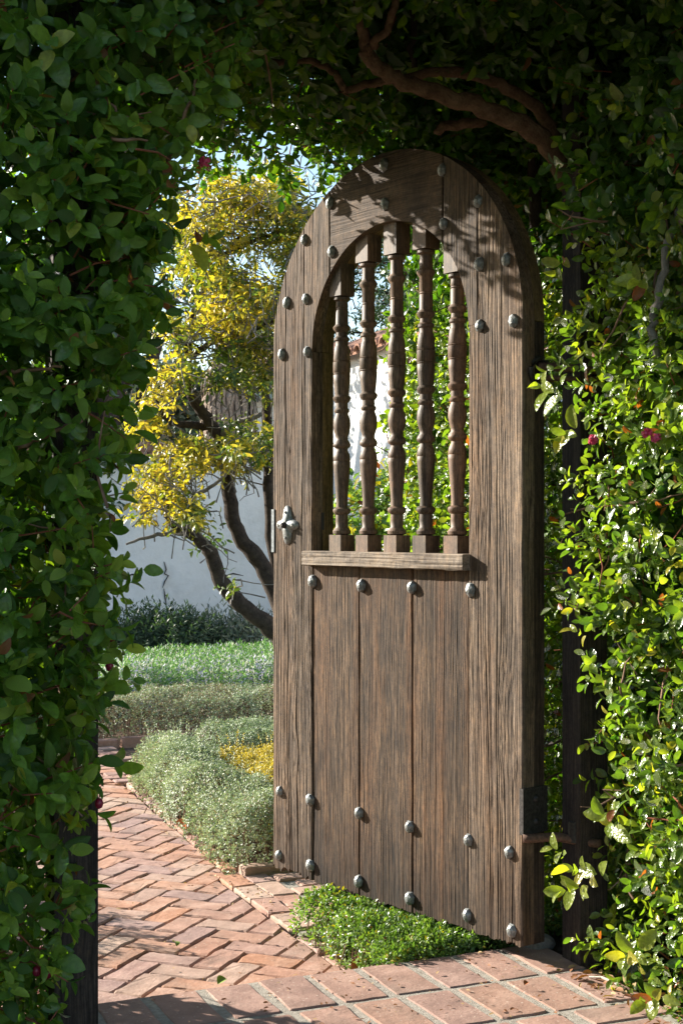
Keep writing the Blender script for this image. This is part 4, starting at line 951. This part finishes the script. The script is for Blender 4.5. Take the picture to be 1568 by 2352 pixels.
for i in R.permutation(len(pb))[:600]:
    e = pb[i]-CO; d_ = norm(ax[i][None])[0]; k_ = R.uniform(.12, .3); m_.tube([e-d_*k_+R.normal(0, .05, 3), e-d_*k_*.7+R.normal(0, .025, 3), e-d_*k_*.35+R.normal(0, .02, 3), e+d_*.06], [.006, .005, .004, .0025], 4)
# long fine twigs through the crown
for i in range(150):
    a = pb[R.randint(len(pb))]-CO; d_ = norm(R.normal(0, 1, (1, 3)))[0]; pts = [a]
    for s_ in range(7): d_ = norm((d_+R.normal(0, .5, 3))[None])[0]; pts.append(pts[-1]+d_*R.uniform(.05, .11))
    m_.tube(pts, [.008, .007, .006, .005, .0045, .004, .003, .0025], 4)
m_.build('twigs', M['greybark'], ct, kind='stuff')
m_ = MB()
# ================================================================== WALLS AND BUILDINGS
wa0 = np.array(P(250, 1209, 14.9)[:2]); 
def wall_len(p0, d, L_, th, z0, z1, name, mat, parent=None):
    "box wall from p0 along unit d"
    n_ = np.array([-d[1], d[0]]); a = np.array(p0); poly = [a, a+d*L_, a+d*L_+n_*th, a+n_*th]
    m_ = MB(); m_.prism([tuple(q) for q in poly], z0, z1); return m_.build(name, mat, parent)
gw = empty('garden_wall', (P(560, 1209, 15.4)[0], 15.4, 0), math.radians(6), label='white stucco garden wall with terracotta capping behind the citrus tree', cat='wall')
m_ = MB(); nx, nz = 90, 24; V = []
for j in range(nz+1):
    for i in range(nx+1):
        x = -6+12*i/nx; z = -.16+2.1*j/nz; V.append((x, .012*float(vn(x*1.3, z*1.3, 3))+.006*float(vn(x*5, z*5, 4)), z))
Fc = [(j*(nx+1)+i, j*(nx+1)+i+1, (j+1)*(nx+1)+i+1, (j+1)*(nx+1)+i) for j in range(nz) for i in range(nx)]
m_.add(V, Fc); m_.box((-6, .02, -.16), (6, .32, 1.938)); m_.build('wall_face', M['stucco'], gw)
for i in range(46):
    x = -6+i*.262; b = MB(); b.prism([(0, -.05), (.252, -.05), (.252, .38), (0, .38)], 0, .055, .008, .003); o = b.build('cap_tile', M['tile'], gw); o.location = (x, 0, 1.94+rnd.uniform(-.004, .004))
for i in range(46):
    x = -6.1+i*.262; b = MB(); b.prism([(0, .0), (.25, .0), (.25, .33), (0, .33)], 0, .11, .008, .003); o = b.build('cap_tile', M['tile'], gw); o.location = (x, 0, 2.0+rnd.uniform(-.004, .004))
for pts in ([(377, 1290), (382, 1308), (378, 1318), (387, 1322), (379, 1335), (374, 1350)], [(377, 1352), (379, 1370), (383, 1395)], [(598, 1318), (612, 1314), (628, 1320), (640, 1317)], [(520, 1322), (536, 1318), (560, 1323)], [(290, 1325), (304, 1319), (318, 1323)]):
    b = MB(); q = [np.array(P(x, y, 15.3))-np.array(gw.location) for x, y in pts]
    rot = Matrix.Rotation(-math.radians(6), 3, 'Z'); q = [rot @ Vector(v) for v in q]
    b.tube([(v.x, -.008, v.z) for v in q], [.004]+[.009]*(len(q)-2)+[.003], 4); b.build('crack', M['crack'], gw)
# sunlit white building with tiled roof, seen through the spindles
hb = empty('white_building', P(800, 1209, 14.5), 0, label='white walled building with a sloping terracotta roof edge, seen through the gate spindles', cat='building')
HO = np.array([hb.location.x, hb.location.y, 0.]); hb.location = tuple(HO)
A_ = np.array(P(740, 1209, 15.6)[:2]); B_ = np.array(P(1075, 1209, 12.2)[:2]); dd = (B_-A_)/np.linalg.norm(B_-A_); nn2 = np.array([-dd[1], dd[0]])
if nn2[0] < 0: nn2 = -nn2
Lw = np.linalg.norm(B_-A_)+1.0
poly = [A_, A_+dd*Lw, A_+dd*Lw+nn2*5, A_+nn2*5]
m_ = MB(); m_.prism([(q[0]-HO[0], q[1]-HO[1]) for q in poly], -.16, 2.98); m_.build('wall', M['white'], hb)
# roof plane with rows of tiles
rf = MB(); up = .42
e0 = A_-nn2*.14-dd*.15; r0 = e0+nn2*1.6; Lr = Lw+.3
def rp(a, b2, c): return (e0[0]+dd[0]*a+nn2[0]*b2-HO[0], e0[1]+dd[1]*a+nn2[1]*b2-HO[1], 2.96+b2*up+c)
rf.add([rp(0, 0, 0), rp(Lr, 0, 0), rp(Lr, 1.9, 0), rp(0, 1.9, 0), rp(0, 0, -.03), rp(Lr, 0, -.03), rp(Lr, 1.9, -.03), rp(0, 1.9, -.03)], [(0, 1, 2, 3), (7, 6, 5, 4), (0, 4, 5, 1), (1, 5, 6, 2), (2, 6, 7, 3), (3, 7, 4, 0)])
roof = rf.build('roof', M['tile'], hb)
nt = int(Lr/.22)
for i in range(nt):
    t_ = MB(); x0 = i*.22+.11; V = []
    for j, b2 in enumerate((-.05, 1.85)):
        for k_ in range(7):
            q = math.pi*k_/6; V.append(rp(x0+.095*math.cos(q), b2, .005+.075*math.sin(q)))
    for j, b2 in enumerate((-.05, 1.85)):
        for k_ in range(7):
            q = math.pi*k_/6; V.append(rp(x0+.08*math.cos(q), b2, .0+.06*math.sin(q)))
    Fc = [(k_, k_+1, 8+k_, 7+k_) for k_ in range(6)]+[(14+k_, 21+k_, 22+k_, 15+k_) for k_ in range(6)]+[(k_, 14+k_, 15+k_, k_+1) for k_ in range(6)]
    t_.add(V, Fc); t_.build('tile', M['tile'], roof)
# white house beyond the wall
wh = empty('white_house', P(600, 1209, 26), 0, label='bright white house end under green grey eaves beyond the garden wall', cat='house')
HO = np.array([wh.location.x, 26, 0.]); wh.location = tuple(HO)
x0 = P(552, 1209, 26)[0]-HO[0]; z_t = P(552, 905, 26)[2]
m_ = MB(); m_.box((x0, 0, -.16), (x0+6, 5, z_t)); m_.build('wall', M['white'], wh)
m_ = MB(); m_.add([(x0-.5, -.5, z_t-.02), (x0+6, -.5, z_t+.25), (x0+6, -.5, z_t+.10), (x0-.5, -.5, z_t-.17), (x0-.5, -.1, z_t-.02), (x0+6, -.1, z_t+.25), (x0+6, -.1, z_t+.10), (x0-.5, -.1, z_t-.17)],
     [(0, 3, 2, 1), (4, 5, 6, 7), (0, 1, 5, 4), (3, 7, 6, 2), (0, 4, 7, 3), (1, 2, 6, 5)]); m_.build('fascia', M['fascia'], wh)
m_ = MB(); m_.add([(x0-.5, -.5, z_t+.02), (x0+6, -.5, z_t+.3), (x0+6, 2.5, z_t+1.4), (x0-.5, 2.5, z_t+1.2), (x0-.5, 5, z_t)], [(0, 1, 2, 3), (0, 3, 4)]); m_.build('roof', M['tile'], wh)
# palm with a skirt of dead fronds
pm = empty('palm_tree', P(515, 1209, 22), 0, label='palm trunk wrapped in a shaggy skirt of dead brown fronds', cat='palm'); pm.location.z = -.16
m_ = MB(); m_.tube([(0, 0, 0), (.05, 0, 2), (.1, 0, 4.3)], [.3, .26, .24], 10); m_.build('trunk', M['greybark'], pm)
m_ = MB()
for i in range(520):
    q = R.uniform(0, 6.28); z0 = R.uniform(1.4, 4.1); r = .28+.14*(4.2-z0)/2.6; L_ = R.uniform(.5, 1.1); w_ = R.uniform(.015, .04)
    a = np.array([math.cos(q), math.sin(q), 0]); tn_ = np.array([-a[1], a[0], 0]); p0 = a*(r*.8)+np.array([.07, 0, z0]); p1_ = a*(r+.12)+np.array([.07, 0, z0-L_*.5]); p2_ = a*(r+.05+R.uniform(0, .1))+np.array([.07, 0, z0-L_])
    m_.add([p0-tn_*w_, p0+tn_*w_, p1_+tn_*w_, p1_-tn_*w_, p2_], [(0, 1, 2, 3), (3, 2, 4)])
m_.build('frond_skirt', M['frond'], pm, kind='stuff')
m_ = MB()
for i in range(30):
    q = R.uniform(0, 6.28); el = R.uniform(.1, 1.2); L_ = R.uniform(.9, 1.5); a = np.array([math.cos(q)*math.cos(el), math.sin(q)*math.cos(el), math.sin(el)])
    for j in range(14):
        b2 = (j-6.5)*.16; tn_ = norm(np.cross(a, [0, 0, 1])[None])[0]; d_ = a*math.cos(b2)+tn_*math.sin(b2); s0 = np.array([.1, 0, 4.3])+a*L_*.5; e = s0+d_*L_*.6-np.array([0, 0, .25]); w_ = np.cross(d_, [0, 0, 1])*.025
        m_.add([s0-w_*.3, s0+w_*.3, (s0+e)/2+w_, e, (s0+e)/2-w_], [(0, 1, 2, 3, 4)])
m_.build('fronds', M['dull'], pm, kind='stuff')
# conifer seen through the spindles
cf = empty('conifer', P(900, 1209, 42), 0, label='dark conifer with flat layered branches, seen through the upper spindles', cat='tree'); cf.location.z = -.16; FO = np.array(cf.location)
m_ = MB(); m_.tube([(1.2, 0, 0), (1.1, 0, 6), (.9, 0, 12), (.8, 0, 14)], [.4, .32, .18, .05], 9); m_.build('trunk', M['bark'], cf)
pts = []; m_ = MB()
for i in range(64):
    z0 = 4.2+9.6*i/64; q = i*2.4+R.uniform(-.3, .3); L_ = (14.6-z0)*.36+.5; a = np.array([math.cos(q), math.sin(q), .10]); s0 = np.array([1.0, 0, z0]); e = s0+a*L_
    m_.tube([s0, s0+a*L_*.5+np.array([0, 0, .12]), e], [.06, .04, .015], 5)
    for j in range(int(26*L_)):
        k_ = R.uniform(.2, 1.05); w_ = (1.15-k_)*L_*.42+.1; pts.append(s0+a*L_*k_+np.array([-a[1], a[0], 0])*R.normal(0, w_*.6)+np.array([0, 0, R.normal(.06, .07)]))
m_.build('limbs', M['bark'], cf, kind='stuff')
pts = np.array(pts); p, D, Nn, sz = sprigs(pts, R.normal(0, .6, pts.shape)+np.array([0, 0, .25]), 8, .03, .2, 80, 40)
cloud('needles', p, D, Nn, sz, tints(len(p)), T_small(.16, .03), M['conifer'], cf, smooth=False, kind='stuff')
def far_tree(x, Y, z0, z1, rx, n, label, mat='dull', leaf=.22, name='garden_tree'):
    t = empty(name, P(x, 1209, Y), 0, label=label, cat='tree'); t.location.z = -.16
    m_ = MB(); m_.tube([(0, 0, 0), (.1, 0, z0), (0, 0, (z0+z1)/2)], [.25, .2, .1], 8)
    for i in range(7): q = R.uniform(0, 6.28); m_.tube([(0, 0, z0*.9), (math.cos(q)*rx*.4, math.sin(q)*rx*.4, (z0+z1)/2), (math.cos(q)*rx*.7, math.sin(q)*rx*.7, z1*.85)], [.12, .08, .03], 6)
    m_.build('trunk', M['bark'], t)
    cl = np.array([[R.uniform(-rx, rx)*.75, R.uniform(-rx, rx)*.75, R.uniform(z0, z1)] for i in range(16)])
    c = cl[R.randint(16, size=n)]+norm(R.normal(size=(n, 3)))*R.uniform(.1, 1, (n, 1))**.5*rx*.4
    p, D, Nn, sz = sprigs(c, R.normal(0, .6, c.shape)+np.array([0, 0, .5]), 7, leaf*.25, leaf)
    cloud('crown', p, D, Nn, sz, tints(len(p), .02), MID, M[mat], t, kind='stuff')
far_tree(455, 30, 1.0, 4.4, 1.6, 1100, 'dim green tree far behind the citrus tree, left of the shaggy palm')
far_tree(330, 27, 1.0, 5.0, 1.8, 1300, 'dim green tree beyond the garden wall behind the left hedge edge', 'bluegrey')
far_tree(690, 33, 3.0, 5.6, 1.5, 700, 'pale green tree beyond the white house, mostly hidden by the gate', 'bluegrey')
# tree in the garden whose shade falls on the white building
far_tree(257, 16.3, 1.5, 4.9, 1.5, 800, 'leafy tree just behind the garden wall, hidden by the left hedge', 'dull', .13)
# ================================================================== SMALL THINGS
def small_leaf(name, label, cat, px, py, H_, size, mat, rz, tilt):
    Y = F*H_/(py-1209); X = (px-784)/F*Y; V0, Fc, _ = T_big(.25, .25, .4)
    me = mesh(name, V0*size, Fc, True); o = link(name, me, mat, None, label=label, cat=cat); o.location = (X, Y, EYE-H_+.008); o.rotation_euler = (tilt, -.3, rz)
small_leaf('fallen_leaf', 'curled orange dry leaf on the bricks beside the thyme border', 'leaf', 428, 1913, 1.30, .075, M['drop'], 2.4, .9)
small_leaf('fallen_leaf', 'small red leaf at the foot of the thyme border', 'leaf', 462, 1937, 1.29, .04, M['drop'], 1.2, .5)
small_leaf('fallen_petal', 'magenta petal lying on the path edge by the thyme border', 'petal', 455, 1942, 1.30, .035, M['petal'], .4, .6)
small_leaf('fallen_leaf', 'orange leaf by the corner of the box plant next to the landing', 'leaf', 806, 2233, 1.28, .04, M['drop'], .8, .7)
small_leaf('fallen_leaf', 'tiny red leaf lying alone on the landing bricks', 'leaf', 1203, 2270, 1.197, .018, M['drop'], .8, .3)
small_leaf('fallen_leaf', 'green weed leaf between path bricks by the landing', 'leaf', 500, 2268, 1.29, .035, M['lime'], .8, .3)
small_leaf('fallen_leaf', 'small lime green leaf on the path bricks left of the weed', 'leaf', 405, 2180, 1.29, .03, M['lime'], 2, .5)
tw = MB(); tw.tube([(0, 0, 0), (.03, -.02, .006), (.055, -.055, .004), (.075, -.10, .002)], [.003, .0032, .003, .0022], 6)
o = tw.build('dry_twig', M['drytwig'], None, label='pale bare twig lying on the right end of the landing', cat='twig'); Yv = F*1.2/(2248-1209); o.location = ((1352-784)/F*Yv, Yv, .004)
w_ = MB()
for i in range(16):
    q = R.uniform(0, 6.28); l_ = R.uniform(.04, .11); d_ = np.array([math.cos(q)*.5, math.sin(q)*.5, 1])*l_; s_ = np.array([-math.sin(q), math.cos(q), 0])*.006
    w_.add([-s_, s_, d_*.6+s_, d_, d_*.6-s_], [(0, 1, 2, 3, 4)])
o = w_.build('weed_tuft', M['lime'], None, label='bright lime green weed tuft at the kerb between path and thyme', cat='weed'); Yv = F*1.30/(1838-1209); o.location = ((360-784)/F*Yv, Yv, -.11)
# leaf litter and stones by the right post
n = 900; a = np.stack([R.uniform(2.05, 2.7, n), R.uniform(2.3, 3.3, n), np.full(n, -.005)+R.uniform(0, .02, n)], 1)
cloud('leaf_litter', st2w(a), R.normal(0, 1, (n, 3))*[1, 1, .2], R.normal(0, .5, (n, 3))+[0, 0, 1], R.uniform(.01, .035, n), np.stack([R.uniform(size=n), np.where(R.uniform(size=n) < .7, 1, .5)], 1), MID,
      leafmat('litter', [(0, (.2, .1, .05)), (1, (.4, .25, .12))], special=(.4, .25, .12), red=(.25, .09, .04), trans=.1, rough=.7), None, kind='stuff')
n = 420; a = np.stack([R.uniform(.7, 1.75, n), R.uniform(3.6, 7.2, n), np.full(n, ZP+.008)], 1); e_ = R.uniform(size=n) < .75; a[e_, 0] = 1.76-np.abs(R.normal(0, .09, e_.sum()))+np.clip(a[e_, 1]-5, 0, 3)*.07
a2 = np.stack([R.uniform(.9, 2.12, 150), R.uniform(2.95, 3.52, 150), np.full(150, .005)], 1); a = np.concatenate([a, a2]); n = len(a)
cloud('path_litter', st2w(a), R.normal(0, 1, (n, 3))*[1, 1, .15], R.normal(0, .35, (n, 3))+[0, 0, 1], R.uniform(.006, .02, n), np.stack([R.uniform(size=n), np.where(R.uniform(size=n) < .6, 1, .5)], 1), MID, bpy.data.materials['litter'], None, kind='stuff')
soil2 = MB(); nx = 40; V = []
for i in range(nx+1):
    for j in range(nx+1):
        s_, t_ = 2.03+1.6*i/nx, 1.2+2.5*j/nx; V.append(W(s_, t_, -.03+.03*float(vn(s_*9, t_*9, 3))+.012*float(vn(s_*30, t_*30, 5))-.06*max(0, 1-(s_-2.03)/.08)))
soil2.add(V, [(i*(nx+1)+j, (i+1)*(nx+1)+j, (i+1)*(nx+1)+j+1, i*(nx+1)+j+1) for i in range(nx) for j in range(nx)]); soil2.build('soil_bank', M['soil'], kind='structure', smooth=True)
for (s_, t_, r, lb) in ((2.24, 3.17, .055, 'rough grey stone on the ground right of the hinge post'), (2.14, 3.52, .05, 'grey stone against the foot of the hinge post, behind it'), (2.3, 3.05, .03, 'small grey stone in front of the right hedge base')):
    bm = bmesh.new(); bmesh.ops.create_icosphere(bm, subdivisions=3, radius=r)
    for v in bm.verts: v.co *= 1+.25*float(vn(v.co.x*30+s_*9, v.co.y*30+v.co.z*20, 6)); v.co.z *= .65
    me = bpy.data.meshes.new('stone'); bm.to_mesh(me); bm.free(); o = link('stone', me, M['stone'], None, label=lb, cat='stone'); o.location = W(s_, t_, .0)
print('objects', len(bpy.data.objects))
